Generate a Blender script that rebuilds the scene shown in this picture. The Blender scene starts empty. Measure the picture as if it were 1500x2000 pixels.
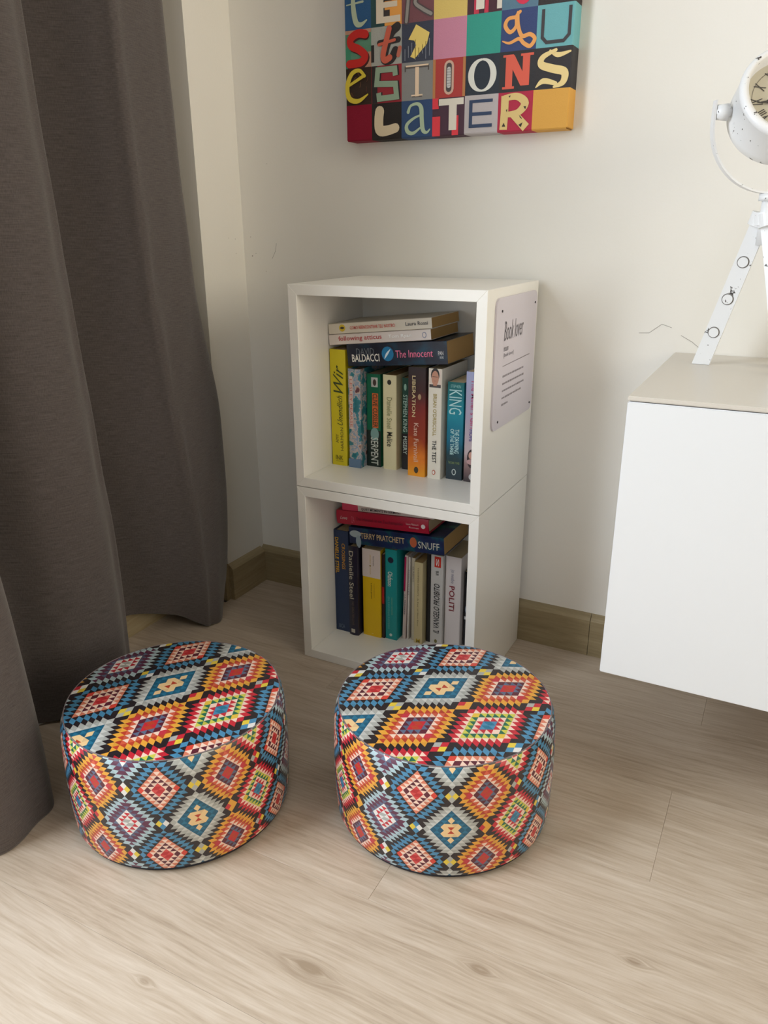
import bpy, bmesh, math, random
from mathutils import Vector, Matrix, Euler
random.seed(7)
C = bpy.context.scene.collection
sc = bpy.context.scene

# ------------------------------------------------------------ camera
cam_d = bpy.data.cameras.new('camera'); cam = bpy.data.objects.new('camera', cam_d); C.objects.link(cam)
cam.location = (1.0348, -1.3602, 0.7865); cam.rotation_euler = (1.2170, 0.0056, 0.4801)
cam_d.sensor_fit = 'VERTICAL'; cam_d.sensor_height = 36.0; cam_d.lens = 1504.9 / 2000 * 36.0
cam_d.clip_start = 0.01
sc.camera = cam
# ------------------------------------------------------------ world, lights, exposure
sc.view_settings.view_transform = 'Standard'; sc.view_settings.look = 'None'
sc.view_settings.gamma = 1.0; sc.view_settings.use_curve_mapping = False
sc.view_settings.exposure = 0.0
w = bpy.data.worlds.new('daylight'); sc.world = w; w.use_nodes = True
w.node_tree.nodes['Background'].inputs[0].default_value = (0.75, 0.87, 1.0, 1)
w.node_tree.nodes['Background'].inputs[1].default_value = 2.0
def area(name, loc, rot, sx, sy, power, col):
    d = bpy.data.lights.new(name, 'AREA'); d.shape = 'RECTANGLE'; d.size = sx; d.size_y = sy
    d.energy = power; d.color = col
    o = bpy.data.objects.new(name, d); C.objects.link(o); o.location = loc; o.rotation_euler = rot
    return o
# daylight in the tall left window (opening y -3.3..-1.2) plus lights in added windows at right and rear
area('window_daylight', (-0.12, -1.50, 1.15), (0, math.radians(-90), 0), 1.25, .92, 40, (0.88, 0.94, 1.0))
area('right_warm_light', (3.56, -1.05, 1.5), (0, math.radians(90), 0), 1.5, 1.5, 31, (1.0, 0.86, 0.62))  # warm light from the right, carried by an added unseen window
area('rear_fill', (2.2, -4.42, 1.35), (math.radians(90), 0, 0), 1.6, 1.3, 2.5, (1.0, 0.92, 0.8))  # weak warm fill added behind the camera to lift the bounce

# ------------------------------------------------------------ materials
def s2l(c):
    return tuple(((v/255)/12.92 if v/255 <= .04045 else ((v/255+.055)/1.055)**2.4) for v in c[:3]) + (1,)
_m = {}
def mat(col, rough=.5, name=None, bump=0, bscale=400, spec=.5, metal=0):
    key = (tuple(col), rough, bump, bscale, metal, spec)
    if key in _m: return _m[key]
    m = bpy.data.materials.new(name or 'paint'); m.use_nodes = True
    b = m.node_tree.nodes['Principled BSDF']
    b.inputs['Base Color'].default_value = s2l(col); b.inputs['Roughness'].default_value = rough
    b.inputs['Specular IOR Level'].default_value = spec; b.inputs['Metallic'].default_value = metal
    if bump:
        nt = m.node_tree; tc = nt.nodes.new('ShaderNodeTexCoord'); n = nt.nodes.new('ShaderNodeTexNoise')
        n.inputs['Scale'].default_value = bscale; n.inputs['Detail'].default_value = 3
        bp = nt.nodes.new('ShaderNodeBump'); bp.inputs['Strength'].default_value = bump; bp.inputs['Distance'].default_value = .001
        nt.links.new(tc.outputs['Object'], n.inputs['Vector']); nt.links.new(n.outputs['Fac'], bp.inputs['Height'])
        nt.links.new(bp.outputs['Normal'], b.inputs['Normal'])
    _m[key] = m
    return m
class NT:
    def __init__(s, name, rough=.5, spec=.5):
        s.m = bpy.data.materials.new(name); s.m.use_nodes = True; s.t = s.m.node_tree
        s.b = s.t.nodes['Principled BSDF']; s.b.inputs['Roughness'].default_value = rough
        s.b.inputs['Specular IOR Level'].default_value = spec
    def n(s, typ, props=None, **ins):
        nd = s.t.nodes.new('ShaderNode' + typ)
        for k, v in (props or {}).items(): setattr(nd, k, v)
        for k, v in ins.items():
            key = k.replace('_', ' ')
            sock = nd.inputs[int(k[1:])] if k[0] == 'i' and k[1:].isdigit() else nd.inputs[key]
            if hasattr(v, 'links'): s.t.links.new(v, sock)
            elif isinstance(v, bpy.types.NodeSocket): s.t.links.new(v, sock)
            else: sock.default_value = v
        return nd
    def l(s, a, b): s.t.links.new(a, b)
    def ramp(s, fac, stops):
        r = s.t.nodes.new('ShaderNodeValToRGB'); s.l(fac, r.inputs[0])
        e = r.color_ramp.elements
        while len(e) < len(stops): e.new(.5)
        for el, (p, c) in zip(e, stops): el.position = p; el.color = s2l(c)
        return r.outputs[0]
    def bump(s, h, st=.3, d=.001):
        bp = s.n('Bump', Strength=st, Distance=d); s.l(h, bp.inputs['Height']); s.l(bp.outputs[0], s.b.inputs['Normal'])

def wall_mat():
    t = NT('painted_wall', .75, .25)
    tc = t.n('TexCoord'); n1 = t.n('TexNoise', Vector=tc.outputs['Object'], Scale=260.0, Detail=4.0)
    n2 = t.n('TexNoise', Vector=tc.outputs['Object'], Scale=2.2, Detail=2.0)
    c = t.ramp(n2.outputs['Fac'], [(.35, (232, 229, 221)), (.65, (236, 233, 227))])
    n3 = t.n('TexNoise', Vector=tc.outputs['Object'], Scale=28.0, Detail=5.0, Roughness=.7)   # scattered scuffs
    sp = t.n('Math', {'operation': 'GREATER_THAN'}, i0=n3.outputs['Fac'], i1=.765)
    mx = t.n('Mix', {'data_type': 'RGBA'}, Factor=sp.outputs[0]); t.l(c, mx.inputs[6]); mx.inputs[7].default_value = s2l((178, 172, 160))
    t.l(mx.outputs[2], t.b.inputs['Base Color'])
    t.bump(n1.outputs['Fac'], .25, .0006)
    return t.m
def oak(name, c0, c1, c2, rough=.42, knots=(), scale=1.0, axis='x'):
    t = NT(name, rough, .4)
    geo = t.n('NewGeometry'); oi = t.n('ObjectInfo')
    pos = geo.outputs['Position']
    dark = None
    vec = pos
    for (kx, ky, kr) in knots:
        d = t.n('VectorMath', {'operation': 'SUBTRACT'}, i0=pos, i1=(kx, ky, 0))
        sx = t.n('VectorMath', {'operation': 'MULTIPLY'}, i0=d.outputs[0], i1=(.55, 1, 0))
        ln = t.n('VectorMath', {'operation': 'LENGTH'}, i0=sx.outputs[0])
        q = t.n('Math', {'operation': 'DIVIDE'}, i0=ln.outputs['Value'], i1=kr)
        sq = t.n('Math', {'operation': 'MULTIPLY'}, i0=q.outputs[0], i1=q.outputs[0])
        ng = t.n('Math', {'operation': 'MULTIPLY'}, i0=sq.outputs[0], i1=-1.0)
        ex = t.n('Math', {'operation': 'EXPONENT'}, i0=ng.outputs[0])
        rg = t.n('Math', {'operation': 'MULTIPLY'}, i0=q.outputs[0], i1=5.0)
        sn = t.n('Math', {'operation': 'SINE'}, i0=rg.outputs[0])
        s1 = t.n('Math', {'operation': 'MULTIPLY_ADD'}, i0=sn.outputs[0], i1=.18, i2=.7)
        g2 = t.n('Math', {'operation': 'POWER'}, i0=ex.outputs[0], i1=.8)
        pr = t.n('Math', {'operation': 'MULTIPLY'}, i0=s1.outputs[0], i1=g2.outputs[0])
        dark = pr.outputs[0] if dark is None else t.n('Math', {'operation': 'ADD'}, i0=dark, i1=pr.outputs[0]).outputs[0]
        sg = t.n('Math', {'operation': 'SIGN'}, i0=t.n('SeparateXYZ', Vector=d.outputs[0]).outputs[1])
        g3 = t.n('Math', {'operation': 'MULTIPLY'}, i0=g2.outputs[0], i1=sg.outputs[0])
        g4 = t.n('Math', {'operation': 'MULTIPLY'}, i0=g3.outputs[0], i1=-.012)
        cb = t.n('CombineXYZ', Y=g4.outputs[0])
        vec = t.n('VectorMath', {'operation': 'ADD'}, i0=vec, i1=cb.outputs[0]).outputs[0]
    rnd = t.n('Math', {'operation': 'MULTIPLY'}, i0=oi.outputs['Random'], i1=37.0)
    off = t.n('CombineXYZ', X=rnd.outputs[0], Y=rnd.outputs[0], Z=rnd.outputs[0])
    v2 = t.n('VectorMath', {'operation': 'ADD'}, i0=vec, i1=off.outputs[0])
    wob = t.n('TexNoise', Vector=v2.outputs[0], Scale=3.0, Detail=2.0)
    wv = t.n('VectorMath', {'operation': 'SUBTRACT'}, i0=wob.outputs['Color'], i1=(.5, .5, .5))
    wv = t.n('VectorMath', {'operation': 'MULTIPLY'}, i0=wv.outputs[0], i1=(0, .03, .03) if axis == 'x' else (.03, 0, .03))
    v3 = t.n('VectorMath', {'operation': 'ADD'}, i0=v2.outputs[0], i1=wv.outputs[0])
    S = (2.6, 46, 46) if axis == 'x' else (46, 2.6, 46)
    v4 = t.n('VectorMath', {'operation': 'MULTIPLY'}, i0=v3.outputs[0], i1=S)
    a = t.n('TexNoise', Vector=v4.outputs[0], Scale=1.0, Detail=6.0, Roughness=.62)
    v5 = t.n('VectorMath', {'operation': 'MULTIPLY'}, i0=v3.outputs[0], i1=tuple(q * 5 for q in S))
    b = t.n('TexNoise', Vector=v5.outputs[0], Scale=1.0, Detail=4.0, Roughness=.6)
    f = t.n('Math', {'operation': 'MULTIPLY_ADD'}, i0=b.outputs['Fac'], i1=.62, i2=0.0)
    f = t.n('Math', {'operation': 'MULTIPLY_ADD'}, i0=a.outputs['Fac'], i1=.50, i2=f.outputs[0])
    rv = t.n('Math', {'operation': 'MULTIPLY_ADD'}, i0=oi.outputs['Random'], i1=.07, i2=-.06)
    f = t.n('Math', {'operation': 'ADD'}, i0=f.outputs[0], i1=rv.outputs[0])
    fo = f.outputs[0]
    if dark is not None:
        fo = t.n('Math', {'operation': 'MULTIPLY_ADD'}, i0=dark, i1=-.3, i2=fo).outputs[0]
    c = t.ramp(fo, [(.24, c0), (.5, c1), (.76, c2)])
    t.l(c, t.b.inputs['Base Color']); t.bump(b.outputs['Fac'], .12, .0008)
    return t.m
def tint_noise(name, stops, scale=20, rough=.5, spec=.4, gradient=None):
    t = NT(name, rough, spec); tc = t.n('TexCoord')
    n = t.n('TexNoise', Vector=tc.outputs['Object'], Scale=float(scale), Detail=3.0)
    if gradient:
        sp = t.n('SeparateXYZ', Vector=tc.outputs['Generated'])
        f = t.n('Math', {'operation': 'MULTIPLY_ADD'}, i0=n.outputs['Fac'], i1=gradient, i2=sp.outputs[2])
        f = t.n('Math', {'operation': 'ADD'}, i0=f.outputs[0], i1=-gradient / 2).outputs[0]
    else: f = n.outputs['Fac']
    t.l(t.ramp(f, stops), t.b.inputs['Base Color'])
    return t.m
def fabric():
    t = NT('curtain_fabric', .85, .2); tc = t.n('TexCoord')
    v = t.n('VectorMath', {'operation': 'MULTIPLY'}, i0=tc.outputs['UV'], i1=(40, 900, 1))
    n = t.n('TexNoise', Vector=v.outputs[0], Scale=1.0, Detail=3.0)
    v2 = t.n('VectorMath', {'operation': 'MULTIPLY'}, i0=tc.outputs['UV'], i1=(900, 160, 1))
    n2 = t.n('TexNoise', Vector=v2.outputs[0], Scale=1.0, Detail=2.0)
    f = t.n('Math', {'operation': 'MULTIPLY_ADD'}, i0=n2.outputs['Fac'], i1=.4, i2=0.0)
    f = t.n('Math', {'operation': 'MULTIPLY_ADD'}, i0=n.outputs['Fac'], i1=.6, i2=f.outputs[0])
    t.l(t.ramp(f.outputs[0], [(.35, (74, 68, 68)), (.65, (100, 93, 91))]), t.b.inputs['Base Color'])
    t.b.inputs['Sheen Weight'].default_value = .25; t.b.inputs['Sheen Roughness'].default_value = .5
    t.bump(f.outputs[0], .5, .0012)
    return t.m
def attr_mat(name, rough, spec, bump=0, bscale=900, coat=0):
    t = NT(name, rough, spec); a = t.n('Attribute', {'attribute_name': 'col'})
    tc = t.n('TexCoord'); n = t.n('TexNoise', Vector=tc.outputs['Object'], Scale=float(bscale), Detail=2.0)
    t.l(a.outputs['Color'], t.b.inputs['Base Color'])
    if bump:
        n2 = t.n('TexNoise', Vector=tc.outputs['Object'], Scale=14.0, Detail=2.0)
        f = t.n('Math', {'operation': 'MULTIPLY_ADD'}, i0=n2.outputs['Fac'], i1=3.0, i2=n.outputs['Fac'])
        t.bump(f.outputs[0], bump, .0012)
    t.b.inputs['Coat Weight'].default_value = coat; t.b.inputs['Coat Roughness'].default_value = .3
    return t.m
def chipped(name='chipped_white_metal'):
    t = NT(name, .38, .5); tc = t.n('TexCoord')
    n = t.n('TexNoise', Vector=tc.outputs['Object'], Scale=80.0, Detail=5.0, Roughness=.65)
    s = t.n('Math', {'operation': 'GREATER_THAN'}, i0=n.outputs['Fac'], i1=.645)
    mx = t.n('Mix', {'data_type': 'RGBA'}, Factor=s.outputs[0])
    mx.inputs[6].default_value = s2l((232, 233, 234)); mx.inputs[7].default_value = s2l((62, 56, 54))
    t.l(mx.outputs[2], t.b.inputs['Base Color'])
    return t.m

WALL = wall_mat()
KN = ((0.661, -0.835, .014), (0.833, -0.747, .010), (0.985, -0.657, .007), (0.506, -0.932, .006))
OAK = oak('pale_oak_planks', (154, 136, 116), (186, 170, 152), (206, 193, 178), .45, KN)
TRIM = oak('oak_skirting', (126, 112, 84), (150, 135, 104), (168, 153, 122), .5)
WHITE = mat((238, 236, 230), .35, 'white_foil')
WHITE_GLOSS = mat((224, 226, 228), .22, 'white_gloss')
WALL2 = mat((186, 172, 150), .8, 'beige_wall_paint'); FAB = fabric(); CHIP = chipped()

# ------------------------------------------------------------ helpers
def link(name, bm_or_me, m, parent=None, smooth=False):
    if isinstance(bm_or_me, bmesh.types.BMesh):
        me = bpy.data.meshes.new(name); bm_or_me.normal_update(); bm_or_me.to_mesh(me); bm_or_me.free()
    else: me = bm_or_me
    if m is not None:
        me.materials.clear(); me.materials.append(m)
    if smooth:
        for p in me.polygons: p.use_smooth = True
    o = bpy.data.objects.new(name, me); C.objects.link(o)
    if parent: o.parent = parent
    return o
def thing(name, label, cat, loc=(0, 0, 0), rot=(0, 0, 0), group=None):
    o = bpy.data.objects.new(name, None); C.objects.link(o); o.empty_display_size = .05
    o.location = loc; o.rotation_euler = rot
    o['label'] = label; o['category'] = cat
    if group: o['group'] = group
    return o
def box(bm, x0, x1, y0, y1, z0, z1, bev=0, seg=2):
    r = bmesh.ops.create_cube(bm, size=1)
    vs = r['verts']
    for v in vs:
        v.co.x = x0 if v.co.x < 0 else x1; v.co.y = y0 if v.co.y < 0 else y1; v.co.z = z0 if v.co.z < 0 else z1
    if bev:
        es = {e for v in vs for e in v.link_edges}
        bmesh.ops.bevel(bm, geom=list(es), offset=bev, segments=seg, affect='EDGES', clamp_overlap=True)
    return bm
def B(x0, x1, y0, y1, z0, z1, bev=0, seg=2):
    return box(bmesh.new(), x0, x1, y0, y1, z0, z1, bev, seg)
def cyl(bm, a, b, r, seg=24, r2=None, caps=True):
    a = Vector(a); b = Vector(b); d = b - a
    q = d.to_track_quat('Z', 'Y').to_matrix().to_4x4(); q.translation = (a + b) / 2
    bmesh.ops.create_cone(bm, cap_ends=caps, segments=seg, radius1=r, radius2=r if r2 is None else r2, depth=d.length, matrix=q)
    return bm
def extr(bm, pts, f, h0, h1):
    """prism: outline pts (2-D) mapped by f(u, v, h), from h0 to h1"""
    lo = [bm.verts.new(f(u, v, h0)) for u, v in pts]; hi = [bm.verts.new(f(u, v, h1)) for u, v in pts]
    n = len(pts); bm.faces.new(lo[::-1]); bm.faces.new(hi)
    for i in range(n): bm.faces.new((lo[i], lo[(i+1) % n], hi[(i+1) % n], hi[i]))
    bmesh.ops.recalc_face_normals(bm, faces=bm.faces[:])
    return bm
def struct(name, bm, m, parent=None):
    o = link(name, bm, m, parent)
    if not parent: o['kind'] = 'structure'
    return o
def rrect(w, h, r, n=5):
    out = []
    for cx, cy, a0 in ((w/2-r, h/2-r, 0), (-w/2+r, h/2-r, 90), (-w/2+r, -h/2+r, 180), (w/2-r, -h/2+r, 270)):
        for k in range(n+1):
            a = math.radians(a0 + 90*k/n); out.append((cx + r*math.cos(a), cy + r*math.sin(a)))
    return out
_txt = {}
def text_mesh(s, bold=0.0, shear=0.0, res=2):
    key = (s, bold, shear)
    if key in _txt: return _txt[key]
    cu = bpy.data.curves.new('t', 'FONT'); cu.body = s; cu.resolution_u = res; cu.offset = bold; cu.shear = shear; cu.size = 1
    o = bpy.data.objects.new('t', cu); C.objects.link(o)
    me = bpy.data.meshes.new_from_object(o)
    C.objects.unlink(o); bpy.data.objects.remove(o)
    vs = [tuple(v.co) for v in me.vertices]; fs = [tuple(p.vertices) for p in me.polygons]
    x0 = min(v[0] for v in vs); x1 = max(v[0] for v in vs); y0 = min(v[1] for v in vs); y1 = max(v[1] for v in vs)
    vs = [((v[0]-x0)/(x1-x0) - .5, (v[1]-y0)/(y1-y0) - .5) for v in vs]
    _txt[key] = (vs, fs); bpy.data.meshes.remove(me)
    return _txt[key]
def lettering(s, frame, cx, cy, lw, lh, m, parent, name='lettering', bold=0.0, shear=0.0):
    """frame = (origin, right, up); text box lw x lh centred at cx, cy of the frame"""
    o0, rt, up = frame; vs, fs = text_mesh(s, bold, shear)
    me = bpy.data.meshes.new(name)
    me.from_pydata([tuple(o0 + rt*(cx + x*lw) + up*(cy + y*lh)) for x, y in vs], [], fs)
    return link(name, me, m, parent)

# ------------------------------------------------------------ room shell
X1, Y1, H = 3.6, -4.4, 2.42
fl = bmesh.new(); box(fl, -.3, X1+.2, Y1-.2, .2, -.08, -.012)
floor = struct('floor', fl, mat((120, 104, 84), .8, 'underlay'))
rows = [0.0, -.151, -.341, -.531, -.720, -.910]
while rows[-1] > Y1: rows.append(rows[-1] - .19)
joints = {0: [1.0], 1: [.38], 2: [.981], 3: [.674], 4: [-.12], 5: [.98]}
g = .0002
for r in range(len(rows) - 1):
    y1, y0 = rows[r] - g/2, max(rows[r+1], Y1) + g/2
    j0 = joints.get(r, [random.uniform(-.2, 1.1)])[0]
    xs = sorted([j0 + 1.29*k for k in range(-2, 4)])
    xs = [-.08] + [x for x in xs if -.02 < x < X1 - .05] + [X1]
    for a, b in zip(xs, xs[1:]):
        xa = a + g/2
        if y1 > -.14 and a < 0: xa = .0
        bm = B(xa, b - g/2, y0, y1, -.012, 0.0, 0)
        es = [e for e in bm.edges if all(abs(v.co.z) < 1e-6 for v in e.verts)]
        bmesh.ops.bevel(bm, geom=es, offset=.0003, segments=1, affect='EDGES')
        link('plank', bm, OAK, floor)
struct('wall_back', B(-.25, X1+.15, 0, .15, -.08, H), WALL)
bm = bmesh.new()
box(bm, -.25, 0, -.132, 0, -.08, H); box(bm, -.25, -.087, -1.02, -.132, -.08, H)
box(bm, -.25, 0, Y1, -2.02, -.08, H); box(bm, -.25, -.02, -2.02, -1.02, 2.28, H); box(bm, -.25, -.02, -2.02, -1.02, -.08, .06)
struct('wall_left', bm, WALL)
bm = bmesh.new()
box(bm, X1, X1+.15, -.3, 0, -.08, H); box(bm, X1, X1+.15, Y1, -1.7, -.08, H)
box(bm, X1, X1+.15, -1.7, -.3, -.08, .9); box(bm, X1, X1+.15, -1.7, -.3, 2.2, H)
struct('wall_right', bm, WALL2)
bm = bmesh.new()
box(bm, -.25, 1.3, Y1-.15, Y1, -.08, H); box(bm, 3.1, X1+.15, Y1-.15, Y1, -.08, H)
box(bm, 1.3, 3.1, Y1-.15, Y1, -.08, .6); box(bm, 1.3, 3.1, Y1-.15, Y1, 2.1, H)
struct('wall_front', bm, WALL2)
struct('ceiling', B(-.25, X1+.15, Y1-.15, .15, H, H+.1), mat((206, 202, 194), .8, 'ceiling_paint'))
# left window frame
gl = NT('window_glass', .05); tr = gl.n('BsdfTransparent'); go = gl.n('BsdfGlossy', Roughness=.02)
mx = gl.n('MixShader'); mx.inputs[0].default_value = .06
gl.l(tr.outputs[0], mx.inputs[1]); gl.l(go.outputs[0], mx.inputs[2])
gl.l(mx.outputs[0], gl.t.nodes['Material Output'].inputs['Surface'])
bm = bmesh.new()
for y in (-2.02, -1.545, -1.075): box(bm, -.2, -.15, y, y+.055, .06, 2.28)
box(bm, -.2, -.15, -2.02, -1.02, .06, .12); box(bm, -.2, -.15, -2.02, -1.02, 2.22, 2.28)
win = struct('window_1', bm, WHITE_GLOSS)
for y in (-1.965, -1.49): link('pane', B(-.178, -.172, y, y+.415, .12, 2.22), gl.m, win)
bm = bmesh.new()
for x in (1.3, 2.17, 3.04): box(bm, x, x+.06, Y1-.12, Y1-.06, .6, 2.1)
box(bm, 1.3, 3.1, Y1-.12, Y1-.06, .6, .66); box(bm, 1.3, 3.1, Y1-.12, Y1-.06, 2.04, 2.1)
win = struct('added_window_rear', bm, WHITE_GLOSS)  # unseen window added to go with the rear fill
for x in (1.36, 2.23): link('pane', B(x, x+.81, Y1-.095, Y1-.089, .66, 2.04), gl.m, win)
bm = bmesh.new()
for y in (-1.7, -1.03, -.36): box(bm, X1+.06, X1+.12, y, y+.06, .9, 2.2)
box(bm, X1+.06, X1+.12, -1.7, -.3, .9, .96); box(bm, X1+.06, X1+.12, -1.7, -.3, 2.14, 2.2)
win = struct('added_window_right', bm, WHITE_GLOSS)  # unseen window added to hold the warm light from the right
for y in (-1.64, -.97): link('pane', B(X1+.088, X1+.094, y, y+.61, .96, 2.14), gl.m, win)
# oak skirting boards with a chamfered top
hb, tb = .080, .012
def skirt(parent, a, b, nrm):
    """a, b floor ends on the wall plane; nrm points into the room"""
    a = Vector(a); b = Vector(b); nrm = Vector(nrm)
    def f(u, v, h): return (a + (b-a)*h + nrm*u + Vector((0, 0, v)))
    L = (b-a).length; e = .0003/L
    return extr(bmesh.new(), [(0.0, 0), (tb, 0), (tb, hb-.006), (tb-.0035, hb-.001), (0.0, hb+.006)], f, e, 1-e)
bb = struct('baseboard_back', skirt(None, (.0, 0, 0), (.7745, 0, 0), (0, -1, 0)), TRIM)
link('board', skirt(None, (.7748, 0, 0), (2.9, 0, 0), (0, -1, 0)), TRIM, bb)
link('board', skirt(None, (2.9, 0, 0), (X1, 0, 0), (0, -1, 0)), TRIM, bb)
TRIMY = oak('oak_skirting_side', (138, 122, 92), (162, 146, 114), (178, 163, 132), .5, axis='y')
bl = struct('baseboard_left', skirt(None, (0, -.1325, 0), (0, -tb-.0002, 0), (1, 0, 0)), TRIMY)
link('board', skirt(None, (-.087, -1.01, 0), (-.087, -.145, 0), (1, 0, 0)), TRIMY, bl)
link('board', skirt(None, (-.087, -.132, 0), (.0, -.132, 0), (0, -1, 0)), TRIM, bl)
bm = bmesh.new(); box(bm, -.0005, .0, -.1, -.09, 0.5, .501); bm.free()

# ------------------------------------------------------------ curtain
Z = [0.0, .12, .25, .45, .68, 1.1, 2.4]
K = [
 [(-.035,-.185), (-.035,-.160), (-.035,-.150), (-.035,-.150), (-.04,-.17), (-.045,-.19), (-.045,-.20)],
 [(.020,-.195), (.030,-.172), (.030,-.158), (.028,-.155), (.028,-.195), (.028,-.215), (.02,-.22)],
 [(.047,-.228), (.055,-.225), (.058,-.215), (.050,-.215), (.048,-.245), (.045,-.262), (.035,-.26)],
 [(.040,-.262), (.058,-.277), (.063,-.290), (.060,-.315), (.058,-.340), (.055,-.355), (.045,-.34)],
 [(-.020,-.300), (.000,-.325), (-.005,-.355), (-.015,-.380), (-.025,-.395), (-.030,-.405), (-.03,-.39)],
 [(-.062,-.380), (-.062,-.400), (-.064,-.420), (-.066,-.440), (-.066,-.450), (-.066,-.460), (-.06,-.44)],
 [(-.020,-.455), (-.020,-.465), (-.025,-.475), (-.030,-.490), (-.034,-.500), (-.036,-.510), (-.04,-.48)],
 [(.058,-.494), (.060,-.492), (.062,-.492), (.062,-.502), (.062,-.514), (.062,-.528), (.045,-.50)],
 [(.085,-.545), (.090,-.545), (.090,-.550), (.090,-.560), (.085,-.570), (.080,-.580), (.055,-.55)],
 [(.055,-.615), (.060,-.620), (.060,-.625), (.058,-.635), (.050,-.640), (.045,-.645), (.03,-.60)],
 [(.005,-.672), (.000,-.675), (-.005,-.680), (-.030,-.695), (-.045,-.700), (-.055,-.705), (-.06,-.66)],
 [(.055,-.728), (.050,-.728), (.045,-.733), (.030,-.745), (.010,-.752), (-.005,-.76), (-.03,-.71)],
 [(.176,-.774), (.176,-.775), (.174,-.780), (.165,-.788), (.150,-.800), (.120,-.815), (.05,-.76)],
 [(.196,-.820), (.198,-.825), (.196,-.830), (.188,-.840), (.170,-.850), (.140,-.865), (.06,-.81)],
 [(.200,-.885), (.200,-.890), (.197,-.895), (.185,-.900), (.160,-.905), (.120,-.915), (.03,-.87)],
 [(.110,-.960), (.105,-.960), (.100,-.960), (.090,-.965), (.070,-.965), (.040,-.97), (-.03,-.92)],
 [(.060,-1.010), (.055,-1.010), (.050,-1.01), (.040,-1.01), (.030,-1.01), (.010,-1.01), (-.04,-.98)],
 [(.130,-1.060), (.130,-1.060), (.125,-1.06), (.115,-1.06), (.100,-1.06), (.080,-1.06), (.03,-1.04)],
 [(.190,-1.110), (.185,-1.110), (.180,-1.11), (.170,-1.11), (.150,-1.11), (.120,-1.11), (.05,-1.10)],
 [(.110,-1.170), (.105,-1.170), (.100,-1.17), (.090,-1.17), (.070,-1.17), (.050,-1.17), (.0,-1.16)],
]
HEM = [.0, .0, .0, .004, .04, .06, .03, .012, .004, .004, .004, .0, .0, .0, .0, .004, .01, .0, .0, .0]
def cr(p, t):
    n = len(p); i = min(int(t), n-2); f = t - i
    g4 = [p[max(i-1, 0)], p[i], p[i+1], p[min(i+2, n-1)]]
    return [.5*((2*b) + (c-a)*f + (2*a-5*b+4*c-d)*f*f + (-a+3*b-3*c+d)*f**3) for a, b, c, d in zip(*g4)]
def curtain_pt(u, z):
    k = 0
    while k < len(Z)-2 and z > Z[k+1]: k += 1
    f = (z - Z[k]) / (Z[k+1]-Z[k]); 
    cols = [list(zip(*[K[i][j] for i in range(len(K))])) for j in (max(k-1, 0), k, k+1, min(k+2, len(Z)-1))]
    pp = []
    for j in (max(k-1, 0), k, k+1, min(k+2, len(Z)-1)):
        pp.append(cr([K[i][j] for i in range(len(K))], u))
    # monotone-ish interpolation over unequal z steps
    zz = [Z[max(k-1, 0)], Z[k], Z[k+1], Z[min(k+2, len(Z)-1)]]
    h = zz[2]-zz[1]
    out = []
    for c in (0, 1):
        m1 = (pp[2][c]-pp[0][c])/max(zz[2]-zz[0], 1e-6)*h; m2 = (pp[3][c]-pp[1][c])/max(zz[3]-zz[1], 1e-6)*h
        out.append((2*f**3-3*f*f+1)*pp[1][c] + (f**3-2*f*f+f)*m1 + (-2*f**3+3*f*f)*pp[2][c] + (f**3-f*f)*m2)
    return out
K = K[:17]; HEM = HEM[:17]
def sharpen(i, t):
    L = [tuple((a[0]*(1-t)+b[0]*t, a[1]*(1-t)+b[1]*t) for a, b in zip(K[i], K[j])) for j in (i-1, i+1)]
    hl = [HEM[i]*(1-t)+HEM[j]*t for j in (i-1, i+1)]
    K[i:i+1] = [list(L[0]), K[i], list(L[1])]; HEM[i:i+1] = [hl[0], HEM[i], hl[1]]
for i in (7, 3): sharpen(i, .28)
NU, NZ = 250, 90
vs = []; uvs = []; fs = []
for a in range(NU+1):
    u = a/NU*(len(K)-1); hem = max(0, cr([(h,) for h in HEM], u)[0])
    for b in range(NZ+1):
        t = (b/NZ)**1.5; z = hem + .001 + (2.415-hem)*t
        x, y = curtain_pt(u, min(z, 2.4))
        wr = .0016*math.sin(z*31 + u*2.3) * math.sin(u*3.1+z*5) * min(1, z*3) * max(0, 1 - abs(z-.55)/.6)
        x += wr
        if abs(z - .11) < .02: x -= .0016*math.exp(-((z-.11)/.004)**2)
        vs.append((x, y, z)); uvs.append((u*.075, z))
for a in range(NU):
    for b in range(NZ):
        i = a*(NZ+1)+b; fs.append((i, i+NZ+1, i+NZ+2, i+1))
me = bpy.data.meshes.new('curtain'); me.from_pydata(vs, [], fs)
ul = me.uv_layers.new(name='UVMap')
for p in me.polygons:
    for li, vi in zip(p.loop_indices, p.vertices): ul.data[li].uv = uvs[vi]
cur = link('curtain', me, FAB, None, True)
so = cur.modifiers.new('thickness', 'SOLIDIFY'); so.thickness = .0016; so.offset = 0
cur['label'] = 'dark grey-brown floor-length curtain hanging in deep folds at the left'; cur['category'] = 'curtain'

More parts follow.
